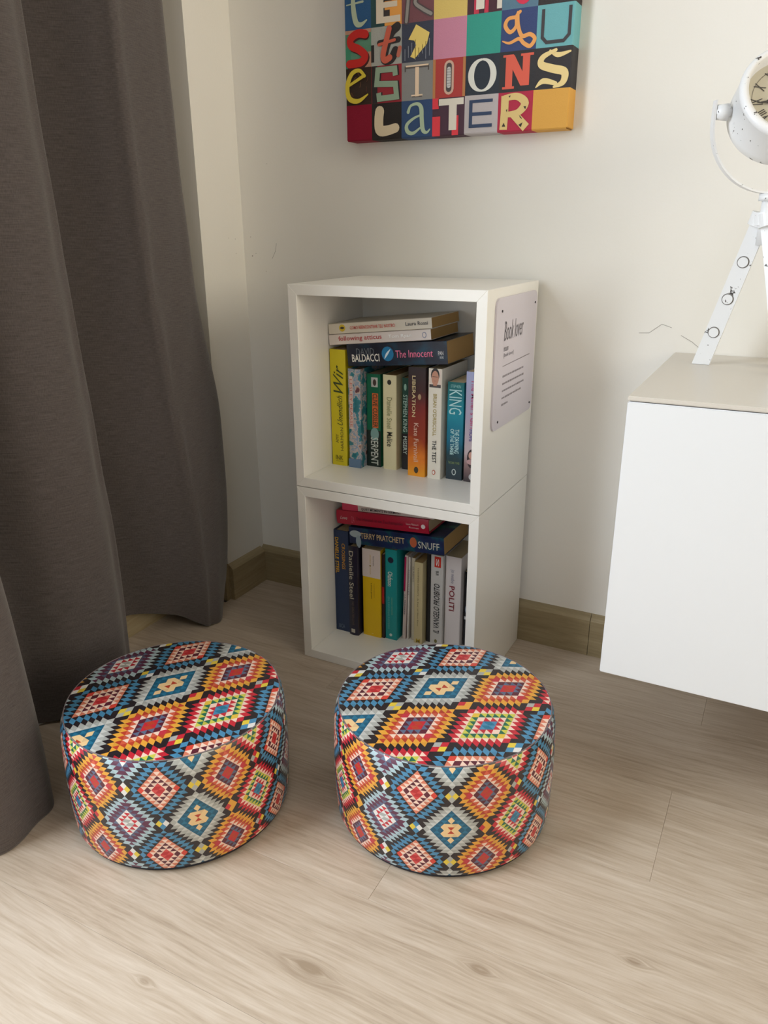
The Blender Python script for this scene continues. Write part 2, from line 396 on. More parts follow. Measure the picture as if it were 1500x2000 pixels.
# ------------------------------------------------------------ storage cubes
def cube_unit(z0, label):
    x0, x1, yf, yb, s, t = .283, .633, -.2628, -.0128, .35, .0172
    r = thing('cube_shelf', label, 'shelf', ((x0+x1)/2, (yf+yb)/2, z0), group='stacked white cube shelves')
    a, d = s/2, (yb-yf)/2; e = .0002
    m = WHITE
    def fr(axis, sgn):
        # mitred board: trapezoid in x-z extruded in y
        if axis == 'z':
            pts = [(-a+e, sgn), (a-e, sgn), (a-t, sgn + (-t if sgn > s/2 else t)), (-a+t, sgn + (-t if sgn > s/2 else t))]
        else:
            q = sgn; i = q - t if q > 0 else q + t
            pts = [(q, e), (q, s-e), (i, s-t), (i, t)]
        bm = extr(bmesh.new(), pts, lambda u, v, h: (u, h, v), -d, d)
        es = [ed for ed in bm.edges]
        bmesh.ops.bevel(bm, geom=es, offset=.0006, segments=1, affect='EDGES')
        return bm
    link('top_panel', fr('z', s - .0004), m, r); link('bottom_panel', fr('z', .0004), m, r)
    link('side_panel', fr('x', -a), m, r); link('side_panel', fr('x', a), m, r)
    link('back_panel', B(-a+t, a-t, d-.026, d-.020, t, s-t), m, r)
    return r
cube_unit(0, 'white open cube shelf standing on the floor, lower of the two')
cube_unit(.3505, 'white open cube shelf stacked on top with a lavender plaque on its side')

# ------------------------------------------------------------ books
PAGE = mat((206, 186, 150), .85, 'page_block', .5, 900, .1)
PAGEB = mat((186, 150, 98), .85, 'yellowed_pages', .5, 900, .1)
BOOKS = []
def book(label, x0, x1, yf, z0, z1, depth, cov, feats=(), lying=False, tilt=0, pages=PAGE, rnd=0, hard=False, group='books in the upper cube', yaw=0, name='paperback_book', covname='cover'):
    """standing: spine faces -y between x0..x1, z0..z1.  lying: x0..x1 is the length, z0..z1 the thickness"""
    if lying: t, h = z1 - z0, x1 - x0
    else: t, h = x1 - x0, z1 - z0
    if lying:
        # base corner lower left; rotate +90 about Y then tilt upwards to the right
        R = Matrix.Rotation(-tilt, 4, 'Y') @ Matrix.Rotation(math.radians(90), 4, 'Y')
        c0 = Vector((x0, yf, z0)) + (Matrix.Rotation(-tilt, 3, 'Y') @ Vector((0, 0, t/2)))
        Mx = Matrix.Translation(c0) @ Matrix.Rotation(yaw, 4, 'Z') @ R
    else:
        Mx = Matrix.Translation(((x0+x1)/2, yf, z0)) @ Matrix.Rotation(yaw, 4, 'Z') @ Matrix.Rotation(tilt, 4, 'Y')
    o = thing(name, label, 'book', group=group); o.matrix_world = Mx
    ct = .0018 if hard else .0007
    N = 8
    if rnd:
        fo = [(-t/2 + t*k/N, -rnd*math.sin(math.pi*k/N)) for k in range(N+1)]
        fi = [(-t/2+ct + (t-2*ct)*k/N, ct - rnd*math.sin(math.pi*k/N)*.9) for k in range(N+1)]
    else:
        b = min(.0009, t/6)
        fo = [(-t/2, b), (-t/2+b, 0), (t/2-b, 0), (t/2, b)]; fi = [(-t/2+ct, ct+b), (-t/2+ct+b*.6, ct), (t/2-ct-b*.6, ct), (t/2-ct, ct+b)]
    po = [(-t/2, depth)] + fo + [(t/2, depth)]; pi_ = [(-t/2+ct, depth)] + fi + [(t/2-ct, depth)]
    bm = bmesh.new(); g4 = [[bm.verts.new((x, y, z)) for x, y in p] for p in (po, pi_) for z in (0, h)]
    n = len(po)
    for i in range(n-1):
        for p, q in ((0, 1), (2, 3), (0, 2), (1, 3)): bm.faces.new((g4[p][i], g4[p][i+1], g4[q][i+1], g4[q][i]))
    for i in (0, n-1): bm.faces.new((g4[0][i], g4[1][i], g4[3][i], g4[2][i]))
    bmesh.ops.recalc_face_normals(bm, faces=bm.faces[:])
    link(covname, bm, cov, o)
    ins = .003 if hard else .0008
    link('pages', B(-t/2+ct*1.1, t/2-ct*1.1, ct+.0016, depth-(.004 if hard else .001), ins, h-ins), pages, o)
    yb = -(rnd or 0)
    lv = 0
    for f in feats:
        k = f[0]
        if k == 'T':     # text, p0, p1 along the height, q0, q1 across, colour, direction
            _, s, p0, p1, q0, q1, col, dr = f[:8]; bold = min(f[8], .013) if len(f) > 8 else .0; sh = f[9] if len(f) > 9 else 0
            cz = (p0+p1)/2*h; cx = ((q0+q1)/2-.5)*t; L = (p1-p0)*h; W_ = (q1-q0)*t
            rt, up = {'down': (Vector((0, 0, -1)), Vector((1, 0, 0))), 'up': (Vector((0, 0, 1)), Vector((-1, 0, 0))), 'flat': (Vector((1, 0, 0)), Vector((0, 0, 1)))}[dr]
            if dr == 'flat': L, W_ = W_, L
            lettering(s, (Vector((cx, yb-.0008, cz)), rt, up), 0, 0, L, W_, mat(col, .5, 'ink'), o, 'lettering', bold, sh)
        elif k == 'P':   # patch, name, p0, p1, q0, q1, material
            _, nm, p0, p1, q0, q1, mm = f[:7]; lv += 1
            link(nm, B((q0-.5)*t, (q1-.5)*t, yb-.0002-.00006*lv, .0006 - (rnd or 0)*.3, p0*h, p1*h), mm, o)
        elif k == 'E':   # elliptic patch, name, centre p, q (fractions), radii in m, material
            _, nm, p, q, rz, rx, mm = f[:7]; lv += 1
            pp = [(rx*math.cos(a*math.tau/20), rz*math.sin(a*math.tau/20)) for a in range(20)]
            cx, cz = (q-.5)*t, p*h
            link(nm, extr(bmesh.new(), pp, lambda u, v, hh: (cx+u, hh, cz+v), yb-.0002-.00006*lv, yb+.0002), mm, o)
        elif k == 'L':   # freehand line
            _, nm, pl, wd, col = f[:5]
            ribbon(nm, [((q-.5)*t, p*h) for p, q in pl], wd, lambda u, v: (u, yb-.0008, v), mat(col, .5, 'ink'), o)
    BOOKS.append(o)
    return o
def smooth_line(pts, n=6):
    out = []
    for i in range(len(pts)-1):
        for k in range(n): out.append(cr(pts, i + k/n))
    out.append(list(pts[-1])); return out
def ribbon_geo(pts, wd, smooth=True, cap=True):
    """flat stroke; wd a number or one width per point"""
    if not hasattr(wd, '__len__'): wd = [wd]*len(pts)
    P = [(p[0], p[1], w_) for p, w_ in zip(pts, wd)]
    V = []; F = []
    if smooth:
        P = smooth_line(P, 5 if len(P) < 12 else 2); n = len(P)
        for i in range(n):
            x, y, w_ = P[i]
            if i < n-1:
                x2, y2, w2 = P[i+1]; L = math.hypot(x2-x, y2-y) or 1e-9; nx, ny = -(y2-y)/L, (x2-x)/L; k = len(V)
                V += [(x+nx*w_/2, y+ny*w_/2), (x-nx*w_/2, y-ny*w_/2), (x2-nx*w2/2, y2-ny*w2/2), (x2+nx*w2/2, y2+ny*w2/2)]; F.append((k, k+1, k+2, k+3))
            if cap or 0 < i < n-1:
                k = len(V); V += [(x + w_/2*math.cos(a*math.tau/12), y + w_/2*math.sin(a*math.tau/12)) for a in range(12)]; F.append(tuple(range(k, k+12)))
        return V, F
    n = len(P)
    for i, (x, y, w_) in enumerate(P):
        a = P[max(i-1, 0)]; b = P[min(i+1, n-1)]; dx, dy = b[0]-a[0], b[1]-a[1]; L = math.hypot(dx, dy) or 1
        nx, ny = -dy/L, dx/L
        if not smooth and 0 < i < n-1:
            d1 = Vector((x-a[0], y-a[1])).normalized(); d2 = Vector((b[0]-x, b[1]-y)).normalized(); bis = (d1+d2)
            if bis.length > .2:
                bis.normalize(); nx, ny = -bis.y, bis.x; c = max(.35, nx*-d1.y + ny*d1.x); nx /= c; ny /= c
        cur_ = [(x+nx*w_/2, y+ny*w_/2), (x-nx*w_/2, y-ny*w_/2)]
        if i: s = len(V); V += prv + cur_; F.append((s, s+1, s+3, s+2))
        prv = cur_
    if cap and smooth:
        for (x, y, w_) in (P[0], P[-1]):
            s = len(V); V += [(x + w_/2*math.cos(k*math.tau/12), y + w_/2*math.sin(k*math.tau/12)) for k in range(12)]; F.append(tuple(range(s, s+12)))
    return V, F
def ribbon(name, pts, wd, f, m, parent, smooth=True, cap=True):
    V, F = ribbon_geo(pts, wd, smooth, cap)
    P = [None]*len(V); O_ = Vector(f(.5, .5)); n_ = (Vector(f(.51, .5)) - O_).cross(Vector(f(.5, .51)) - O_).normalized()
    for k, fc in enumerate(F):
        for i in fc: P[i] = tuple(Vector(f(*V[i])) + n_*1e-6*k)
    me = bpy.data.meshes.new(name); me.from_pydata(P, [], F)
    for p in me.polygons:
        if p.normal.dot(n_) < 0: p.flip()
    return link(name, me, m, parent)

# hairline cracks and specks in the paint of the walls
CRK = mat((150, 146, 138), .8, 'hairline_crack'); wb = bpy.data.objects['wall_back']; wl_ = bpy.data.objects['wall_left']
fw = lambda u, v: (u, -.0004, v)
for pts in ([(.806, .6188), (.8225, .6197), (.8411, .6347), (.857, .6297)], [(.8727, .6182), (.8912, .6086), (.9034, .5994)], [(.0817, .7578), (.078, .742), (.0696, .7282)]):
    ribbon('crack', pts, .0007, fw, CRK, wb, False)
for x, z, q in ((.0199, .7326, .0016), (.0294, .7377, .0010), (.0185, .7695, .0010), (.0682, .9046, .0008), (.0526, .7029, .0009)):
    ribbon('paint_speck', [(x, z), (x+q*.6, z+q*.3)], q, fw, mat((120, 112, 98), .8, 'speck'), wb)
for y, z in ((-.0493, .7681), (-.0282, .7659), (-.028, .7383)):
    ribbon('paint_speck', [(y, z), (y+.0006, z+.0004)], .0010, lambda u, v: (.0004, u, v), mat((120, 112, 98), .8, 'speck'), wl_)
U0 = .3505 + .0176; L0 = .0176
c_ = lambda *a, **k: mat(*a, **k)
BK = (28, 26, 28)
# ---- upper cube, standing, left to right
book('bright yellow paperback with dark script on its spine, far left of the upper cube', .302, .334, -.168, U0, .583, .125, c_((205, 190, 20), .4),
     [('T', 'Unendlich', .36, .615, .42, .78, (52, 66, 22), 'up', 0, .4), ('T', 'Wir', .635, .87, .22, .86, (52, 66, 22), 'up', 0, .5),
      ('T', 'AMY', .20, .28, .28, .48, (96, 88, 22), 'up'), ('T', 'HARMON', .135, .34, .60, .80, (96, 88, 22), 'up'),
      ('T', 'INK', .05, .09, .25, .75, (90, 84, 20), 'flat'), ('P', 'publisher_mark', .035, .038, .25, .75, c_((120, 110, 20), .5))], pages=PAGE)
flor = tint_noise('floral_print', [(.38, (34, 112, 124)), (.46, (60, 130, 150)), (.5, (196, 178, 170)), (.56, (120, 150, 180)), (.62, (206, 184, 168)), (.68, (96, 54, 66))], 60, .35)
book('hardback with a teal and blush floral rounded spine beside the yellow book', .3385, .3635, -.166, U0, .5505, .12, flor,
     [('P', 'title_band', .40, .93, .16, .44, c_((212, 196, 190), .45)), ('T', 'LESLEY PEARSE', .42, .90, .20, .40, (196, 96, 84), 'down'),
      ('P', 'spine_foot', .0, .09, .0, 1.0, c_((96, 124, 156), .4))], rnd=.003, hard=True, name='hardcover_book')
book('green paperback with orange and white spine lettering on a dark base', .365, .3935, -.1465, U0, .5405, .115, c_((8, 104, 74), .35),
     [('P', 'spine_foot', .0, .40, .0, 1.0, c_((24, 40, 36), .35)), ('P', 'picture_panel', .865, .965, .36, .82, c_((200, 200, 196), .4)),
      ('E', 'picture_figure', .912, .6, .006, .0035, c_((70, 54, 50), .4)),
      ('P', 'author_band', .43, .80, .42, .84, c_((218, 108, 52), .4)), ('T', 'CLIVE CUSSLER', .435, .795, .46, .80, (40, 60, 44), 'down', .02),
      ('E', 'medallion', .36, .58, .012, .0085, c_((128, 166, 164), .4)), ('T', 'SERPENT', .02, .325, .30, .84, (206, 212, 204), 'down', .015)])
book('cream paperback with olive and black serif lettering between two green books', .4005, .4275, -.1500, U0, .5420, .105, c_((226, 218, 178), .45),
     [('E', 'publisher_mark', .925, .48, .0045, .004, c_((48, 44, 36), .5)), ('T', 'Danielle Steel', .44, .77, .30, .68, (140, 142, 98), 'down'),
      ('T', 'Malice', .25, .405, .30, .72, (44, 44, 34), 'down', .01)], pages=PAGEB)
book('narrow dark green paperback half hidden between cream and orange books', .4325, .4535, -.1370, U0, .5370, .10, c_((16, 66, 54), .35),
     [('P', 'spine_foot', .0, .40, .0, 1.0, c_((22, 22, 26), .35)), ('T', 'STEPHEN KING', .42, .82, .12, .52, (176, 206, 194), 'down', .01),
      ('T', 'MISERY', .17, .37, .12, .50, (190, 206, 200), 'down', .02), ('E', 'publisher_mark', .90, .3, .006, .0025, c_((150, 190, 172), .4))], pages=PAGEB)
lib = tint_noise('sunset_spine', [(.0, (236, 158, 36)), (.16, (226, 126, 34)), (.36, (150, 56, 28)), (.6, (128, 40, 34)), (.78, (62, 34, 34)), (1.0, (44, 34, 36))], 40, .4, gradient=.25)
book('dark red to orange sunset paperback with white spine lettering', .4585, .4920, -.1665, U0, .5625, .115, lib,
     [('T', 'LIBERATION', .555, .925, .24, .44, (214, 196, 148), 'down', .01), ('T', 'Kate Furnivall', .14, .50, .36, .62, (222, 190, 170), 'down'),
      ('E', 'publisher_mark', .06, .5, .006, .0042, c_((60, 50, 30), .5)), ('E', 'crest', .74, .66, .005, .003, c_((176, 148, 112), .5))])
book('white paperback with a printed portrait of a dark-haired man on its spine', .4965, .5215, -.1655, U0, .5625, .115, c_((232, 226, 212), .4),
     [('P', 'portrait_ground', .835, .99, .06, .94, c_((224, 208, 196), .4)),
      ('P', 'portrait_shoulders', .835, .862, .08, .92, c_((74, 66, 66), .4)), ('P', 'portrait_neck', .85, .885, .36, .64, c_((170, 120, 98), .4)),
      ('E', 'portrait_hair', .945, .5, .0115, .0078, c_((34, 28, 28), .4)), ('E', 'portrait_face', .918, .5, .0125, .0066, c_((196, 142, 118), .4)),
      ('P', 'portrait_brow', .928, .932, .30, .70, c_((60, 44, 40), .4)), ('P', 'portrait_mouth', .892, .895, .42, .58, c_((140, 80, 74), .4)),
      ('T', "BRIAN O'DRISCOLL", .40, .78, .38, .66, (176, 158, 92), 'down', .01), ('T', 'THE TEST', .15, .36, .36, .68, (32, 32, 32), 'down', .03),
      ('E', 'publisher_mark', .06, .5, .0045, .0032, c_((190, 90, 60), .5)), ('E', 'publisher_mark', .06, .5, .0032, .0020, c_((236, 232, 224), .5))])
kg = tint_noise('blue_gradient', [(.0, (24, 42, 52)), (.22, (26, 58, 66)), (.42, (10, 108, 138)), (.7, (14, 138, 158)), (1.0, (10, 96, 96))], 30, .3, gradient=.2)
book('shorter blue-green paperback with silver lettering near the right end of the upper cube', .5275, .5580, -.1545, U0, .5405, .115, kg,
     [('T', 'KING', .68, .925, .12, .88, (176, 220, 222), 'down', .0), ('T', 'THE DRAWING', .28, .53, .50, .78, (186, 226, 226), 'down', .015),
      ('T', 'OF THE THREE', .26, .53, .24, .46, (186, 226, 226), 'down', .015), ('T', 'STEPHEN', .945, .975, .2, .8, (140, 200, 196), 'flat'),
      ('T', 'THE DARK TOWER', .165, .19, .15, .85, (130, 150, 90), 'flat'),
      ('E', 'publisher_mark', .08, .5, .0058, .0040, c_((196, 206, 202), .5)), ('E', 'publisher_mark', .08, .5, .0042, .0025, c_((26, 44, 52), .5))])
lav = tint_noise('lavender_spine', [(.0, (58, 50, 54)), (.18, (150, 120, 120)), (.26, (196, 178, 182)), (.6, (176, 164, 186)), (1.0, (164, 170, 208))], 30, .4, gradient=.12)
book('lavender paperback with pink lettering at the right end of the upper cube', .5615, .5900, -.1560, U0, .5605, .115, lav,
     [('T', "The Miner's Girl", .50, .935, .34, .66, (196, 82, 128), 'down', .01), ('T', 'MAGGIE', .37, .50, .62, .82, (74, 62, 140), 'down', .01), ('T', 'HOPE', .38, .49, .30, .54, (74, 62, 140), 'down', .02),
      ('E', 'printed_figure', .22, .5, .017, .0085, c_((56, 38, 40), .5)), ('E', 'printed_face', .25, .45, .0065, .004, c_((206, 156, 140), .5)),
      ('E', 'printed_arms', .19, .5, .005, .009, c_((190, 150, 150), .5)), ('E', 'publisher_mark', .05, .55, .006, .0055, c_((190, 190, 190), .5))])
# ---- upper cube, lying
T1 = math.atan2(.017, .192)
bal = tint_noise('night_blue_spine', [(.3, (24, 26, 38)), (.5, (32, 38, 54)), (.62, (26, 60, 80)), (.75, (16, 84, 104))], 24, .3)
book('thick dark blue paperback lying flat over the standing books of the upper cube', .341, .5335, -.168, .5545, .5935, .122, bal,
     [('T', 'DAVID', .10, .285, .20, .50, (110, 116, 124), 'up', .0), ('T', 'BALDACCI', .05, .335, .46, .80, (238, 236, 228), 'up', .03),
      ('E', 'emblem', .42, .48, .0115, .0125, c_((30, 120, 170), .3)),
      ('L', 'feather', [(.388, .68), (.415, .48), (.452, .28)], [.001, .004, .0008], (214, 232, 240)),
      ('T', 'The Innocent', .50, .865, .34, .66, (232, 120, 156), 'up', .005),
      ('T', 'PAN', .915, .965, .42, .60, (206, 206, 206), 'up', .03), ('T', 'BOOKS', .93, .965, .64, .74, (206, 206, 206), 'up', .02)], lying=True, tilt=T1, pages=PAGEB)
T2 = math.atan2(.0205, .199)
book('slim white paperback with red and pale lettering lying directly under the topmost book', .303, .5025, -.1675, .5895, .6075, .12, c_((220, 210, 204), .35),
     [('T', 'following atticus', .10, .535, .20, .78, (186, 74, 76), 'up', .01), ('T', 'Tom Ryan', .60, .82, .30, .70, (250, 250, 248), 'up', .02),
      ('E', 'publisher_mark', .94, .5, .004, .005, c_((120, 130, 160), .5)), ('E', 'publisher_mark', .94, .5, .0028, .0038, c_((222, 212, 206), .5))], lying=True, tilt=T2, pages=PAGEB)
book('white paperback with a small yellow emblem, topmost of the lying books', .303, .5040, -.1680, .6085, .6265, .12, c_((214, 206, 190), .4),
     [('E', 'emblem', .14, .46, .0062, .0062, c_((206, 178, 40), .4)), ('E', 'emblem_figure', .14, .46, .004, .0022, c_((60, 50, 30), .4)),
      ('T', 'COMO REENCONTRAR TEU NOSTRO', .22, .66, .34, .66, (206, 84, 74), 'up', .01), ('T', 'Laura Rossi', .76, .965, .28, .62, (70, 70, 74), 'up', .01)], lying=True, tilt=T2 - .001, pages=PAGEB)
# ---- lower cube, standing
G2 = 'books in the lower cube'
navy = c_((30, 50, 84), .35)
book('large navy hardback with gold lettering, far left of the lower cube', .3005, .3330, -.170, L0, .2365, .125, navy,
     [('T', 'DANIELLE STEEL', .58, .93, .10, .34, (226, 174, 44), 'down', .02), ('T', 'CROSSINGS', .63, .88, .55, .78, (206, 150, 50), 'down', .01),
      ('T', 'BCA', .03, .07, .25, .65, (112, 130, 150), 'flat')], hard=True, name='hardcover_book', group=G2)
book('black hardback with pale serif lettering beside the navy one', .3350, .3555, -.1745, L0, .2105, .12, c_((30, 28, 50), .3),
     [('T', 'Danielle Steel', .42, .95, .16, .62, (196, 190, 170), 'down'), ('T', 'NO GREATER LOVE', .12, .39, .38, .60, (110, 96, 84), 'down'),
      ('P', 'publisher_mark', .03, .07, .25, .65, c_((190, 184, 170), .5))], rnd=.002, hard=True, name='hardcover_book', group=G2)
book('paperback with a white top and bright yellow lower spine in the lower cube', .3600, .3995, -.163, L0, .2060, .12, c_((232, 190, 10), .4),
     [('P', 'spine_head', .685, 1.0, .0, 1.0, c_((226, 212, 206), .4)), ('T', 'Elena Ferrante', .82, .93, .60, .66, (70, 60, 60), 'down'),
      ('T', 'STORIA', .84, .94, .42, .48, (212, 184, 60), 'down'), ('T', 'INFANZIA', .72, .80, .42, .48, (212, 184, 60), 'down'), ('E', 'dot_mark', .815, .44, .0016, .0018, c_((160, 124, 20), .4)),
      ('T', "L'amica geniale", .44, .62, .46, .54, (110, 90, 14), 'down', .01), ('T', 'romanzo', .46, .62, .62, .68, (196, 156, 20), 'down'),
      ('P', 'publisher_mark', .03, .036, .48, .58, c_((244, 222, 120), .4))], group=G2)
book('thin black and red book pushed back between yellow and teal spines', .4003, .4065, -.160, L0, .1990, .12, c_((40, 16, 18), .4),
     [('P', 'red_stripe', .42, .62, .1, .9, c_((168, 34, 26), .4))], group=G2)
book('teal paperback with white lettering and a dark round mark near its top', .4070, .4320, -.1575, L0, .2115, .12, c_((22, 150, 152), .35),
     [('E', 'emblem', .885, .48, .0062, .0062, c_((26, 34, 56), .4)), ('T', 'Olafsson', .60, .76, .24, .66, (226, 236, 228), 'down', .02),
      ('T', 'SAKNAD I REYKJAVIK', .28, .48, .50, .66, (120, 176, 150), 'down', .005), ('T', 'EN KRIMINALROMAN', .12, .48, .24, .40, (110, 190, 186), 'down'),
      ('E', 'publisher_mark', .05, .48, .003, .003, c_((210, 226, 220), .4))], group=G2)
book('thin pale paperback with a magenta top, leaning between teal and beige spines', .4375, .4445, -.1445, L0, .1995, .11, c_((214, 196, 190), .45),
     [('P', 'magenta_label', .58, .98, .0, .5, c_((176, 24, 84), .4)), ('T', 'LA PREMIERE', .30, .54, .3, .7, (60, 50, 60), 'down')], tilt=.03, group=G2)
book('very thin white booklet squeezed next to the magenta-topped book', .4470, .4505, -.1430, L0, .1965, .11, c_((226, 220, 214), .45),
     [('T', 'NOUVELLES', .55, .85, .2, .8, (130, 130, 140), 'down')], tilt=.02, group=G2)
book('thin off-white paperback standing against the beige one in the lower cube', .4555, .4635, -.1405, L0, .1950, .11, c_((206, 196, 176), .45),
     [('T', 'CLASSICS', .72, .90, .3, .7, (120, 108, 90), 'down')], group=G2, pages=PAGEB)
book('beige paperback with faint lettering and a gold letter at its foot', .4645, .4825, -.1480, L0, .1915, .11, c_((202, 186, 142), .5),
     [('T', 'THOMAS HARDY  A Pair of Blue Eyes', .22, .94, .38, .56, (108, 92, 60), 'down'), ('T', 'M', .01, .06, .30, .76, (190, 158, 40), 'flat', .03)], group=G2, pages=PAGEB)
book('plain black book in the shadow between beige and white spines', .4840, .4925, -.1330, L0, .2050, .11, c_(BK, .4), [], group=G2)
book('grey-white paperback with bold slanted lettering and a red label on top', .4935, .5185, -.1350, L0, .2075, .11, c_((204, 200, 196), .4),
     [('T', 'IL VANGELO PROIBITO', .13, .69, .28, .78, (34, 34, 38), 'up', .02, .25), ('P', 'red_label', .87, .985, .30, .82, c_((206, 48, 32), .4)),
      ('T', 'S', .885, .965, .42, .68, (240, 226, 220), 'up', .03), ('T', 'BUR', .78, .83, .42, .66, (60, 60, 60), 'down', .03), ('E', 'publisher_mark', .035, .5, .004, .003, c_((120, 110, 60), .4))], group=G2)
book('wide white paperback with dark red block lettering in the lower cube', .5195, .5520, -.1260, L0, .2065, .10, c_((218, 208, 206), .4),
     [('T', 'POLITI', .40, .68, .28, .62, (128, 22, 40), 'down', .04), ('T', 'jo nesbo', .71, .86, .32, .60, (128, 130, 150), 'down')], group=G2)
book('black paperback with a small silver print at the right end of the lower cube', .5540, .5720, -.1130, L0, .1750, .09, c_((20, 22, 30), .35),
     [('E', 'silver_print', .50, .4, .010, .004, c_((150, 160, 176), .4)), ('P', 'silver_print', .36, .40, .1, .6, c_((210, 210, 214), .4))], group=G2, pages=PAGE)
# ---- lower cube, lying
T3 = math.atan2(.012, .198)
sn = tint_noise('snuff_spine', [(.34, (22, 30, 62)), (.52, (28, 44, 84)), (.6, (24, 80, 90)), (.68, (50, 120, 112)), (.74, (176, 96, 56))], 26, .3)
book('thick blue illustrated paperback lying over the standing books of the lower cube', .337, .5355, -.170, .2135, .2475, .12, sn,
     [('E', 'printed_figure', .07, .38, .0125, .007, c_((166, 180, 188), .4)), ('E', 'printed_figure_skirt', .10, .82, .0055, .013, c_((150, 166, 178), .4)),
      ('T', 'TERRY PRATCHETT', .13, .60, .26, .60, (206, 180, 134), 'up', .01), ('E', 'printed_horse', .69, .45, .007, .010, c_((188, 96, 60), .4)),
      ('T', 'SNUFF', .74, .955, .34, .74, (206, 206, 190), 'up', .0)], lying=True, tilt=T3, group=G2, pages=PAGEB)
book('crimson hardback with small white lettering lying above the blue illustrated one', .308, .5030, -.166, .2492, .2765, .12, c_((176, 16, 52), .3),
     [('T', 'Love', .045, .125, .38, .62, (214, 196, 196), 'up', .0, .4), ('T', 'ZA', .17, .205, .34, .80, (206, 90, 110), 'up', .0), ('T', 'Der Himmel ist ein Taschenspieler', .23, .74, .36, .66, (96, 20, 44), 'up'),
      ('T', 'Laura Malcourt', .77, .90, .34, .48, (232, 206, 206), 'up'), ('T', 'Roman', .80, .90, .58, .70, (232, 206, 206), 'up'),
      ('E', 'publisher_mark', .945, .5, .0042, .0042, c_((236, 226, 226), .4))], lying=True, tilt=T3, rnd=.002, hard=True, group=G2, name='hardcover_book')
book('pink and white paperback lying topmost, tucked under the roof of the lower cube', .318, .5100, -.163, .2775, .2935, .12, c_((214, 200, 196), .4),
     [('P', 'pink_spine_end', .0, .18, .0, 1.0, c_((214, 60, 96), .4)), ('T', 'QUIET MOMENTS IN GERMANY', .22, .66, .52, .86, (40, 36, 40), 'up', .02)], lying=True, tilt=T3, group=G2)

# ------------------------------------------------------------ plaque on the cube side
pq = thing('plaque', 'lavender-grey rounded plaque screwed to the side of the upper white cube', 'plaque', (.6332, -.128, .4805))
PM = mat((208, 202, 212), .3, 'plaque_plastic')
link('panel', extr(bmesh.new(), rrect(.203, .205, .014), lambda u, v, h: (h, u, v+.1025), .0, .003), PM, pq)
fr = (Vector((.0034, 0, 0)), Vector((0, 1, 0)), Vector((0, 0, 1)))
INK = mat((96, 92, 98), .6, 'grey_ink'); INK2 = mat((138, 132, 138), .6, 'pale_ink')
lettering('Book lover', fr, -.016, .153, .094, .030, INK, pq, 'lettering', -.005, .15)
lettering('noun', fr, -.052, .125, .021, .0065, INK, pq, 'lettering')
lettering('[book luv-er]', fr, -.038, .115, .047, .0075, INK, pq, 'lettering')
ribbon('divider_line', [(-.065, .0990), (.073, .1005)], .0012, lambda u, v: (.0034, u, v), INK2, pq, False)
for zc, L in ((.0825, .105), (.0705, .110), (.0590, .112), (.0475, .098), (.0365, .030)):
    bm = bmesh.new(); y = -.062; rr = random.Random(int(zc*10000))
    while y < -.062 + L:
        wl = rr.uniform(.004, .013); hh = rr.uniform(.0012, .0016)
        box(bm, .0031, .0034, y, min(y+wl, -.062+L), zc-hh, zc+hh); y += wl + .0024
    link('text_line', bm, INK2, pq)
for y, z in ((-.0775, .185), (.090, .185), (-.077, .0120), (.089, .0125)):
    link('screw', cyl(bmesh.new(), (.0028, y, z), (.0040, y, z), .0019, 14), mat((60, 58, 62), .35, 'dark_screw', metal=.6), pq)

# ------------------------------------------------------------ canvas print
cw, x0c, z0c, th = .0575, .2705, .931, .035
cv = thing('canvas_print', 'square wall canvas printed with a collage of mismatched coloured letters', 'picture', (0, 0, 0))
cv.location = (.47, 0, z0c)
CX = [x0c] + [.322 + .058*k for k in range(0, 7)]
CZ = [z0c + .0572*k for k in range(0, 8)]
cells = [
 [(150, 10, 44), (44, 40, 40), (52, 82, 130), (84, 56, 72), (196, 188, 190), (198, 44, 74), (238, 174, 72)],
 [(60, 44, 36), (168, 44, 56), (146, 146, 146), (196, 66, 62), (52, 60, 72), (58, 58, 62), (60, 58, 62)],
 [(92, 150, 122), (176, 178, 172), (66, 72, 92), (220, 142, 172), (56, 172, 154), (62, 78, 132), (112, 188, 196)],
 [(42, 92, 146), (46, 82, 84), (132, 82, 90), (240, 208, 112), (86, 52, 64), (96, 134, 160), (62, 56, 58)],
 [(190, 60, 50), (230, 200, 120), (60, 110, 90), (90, 90, 120), (220, 120, 80), (230, 220, 200), (50, 80, 130)],
 [(230, 180, 90), (60, 60, 66), (200, 70, 90), (100, 170, 170), (240, 220, 150), (80, 60, 80), (190, 90, 60)],
 [(70, 120, 150), (210, 150, 160), (230, 200, 100), (50, 50, 60), (150, 40, 60), (90, 150, 120), (220, 210, 190)]]
bm = bmesh.new(); cl = bm.loops.layers.float_color.new('col')
def qf(vs, col):
    f = bm.faces.new([bm.verts.new(v) for v in vs])
    g_ = sum(col)/3
    for l in f.loops: l[cl] = s2l([v*.86 + g_*.11 for v in col])
lx = lambda x: x - .47; lz = lambda z: z - z0c
e = .0018
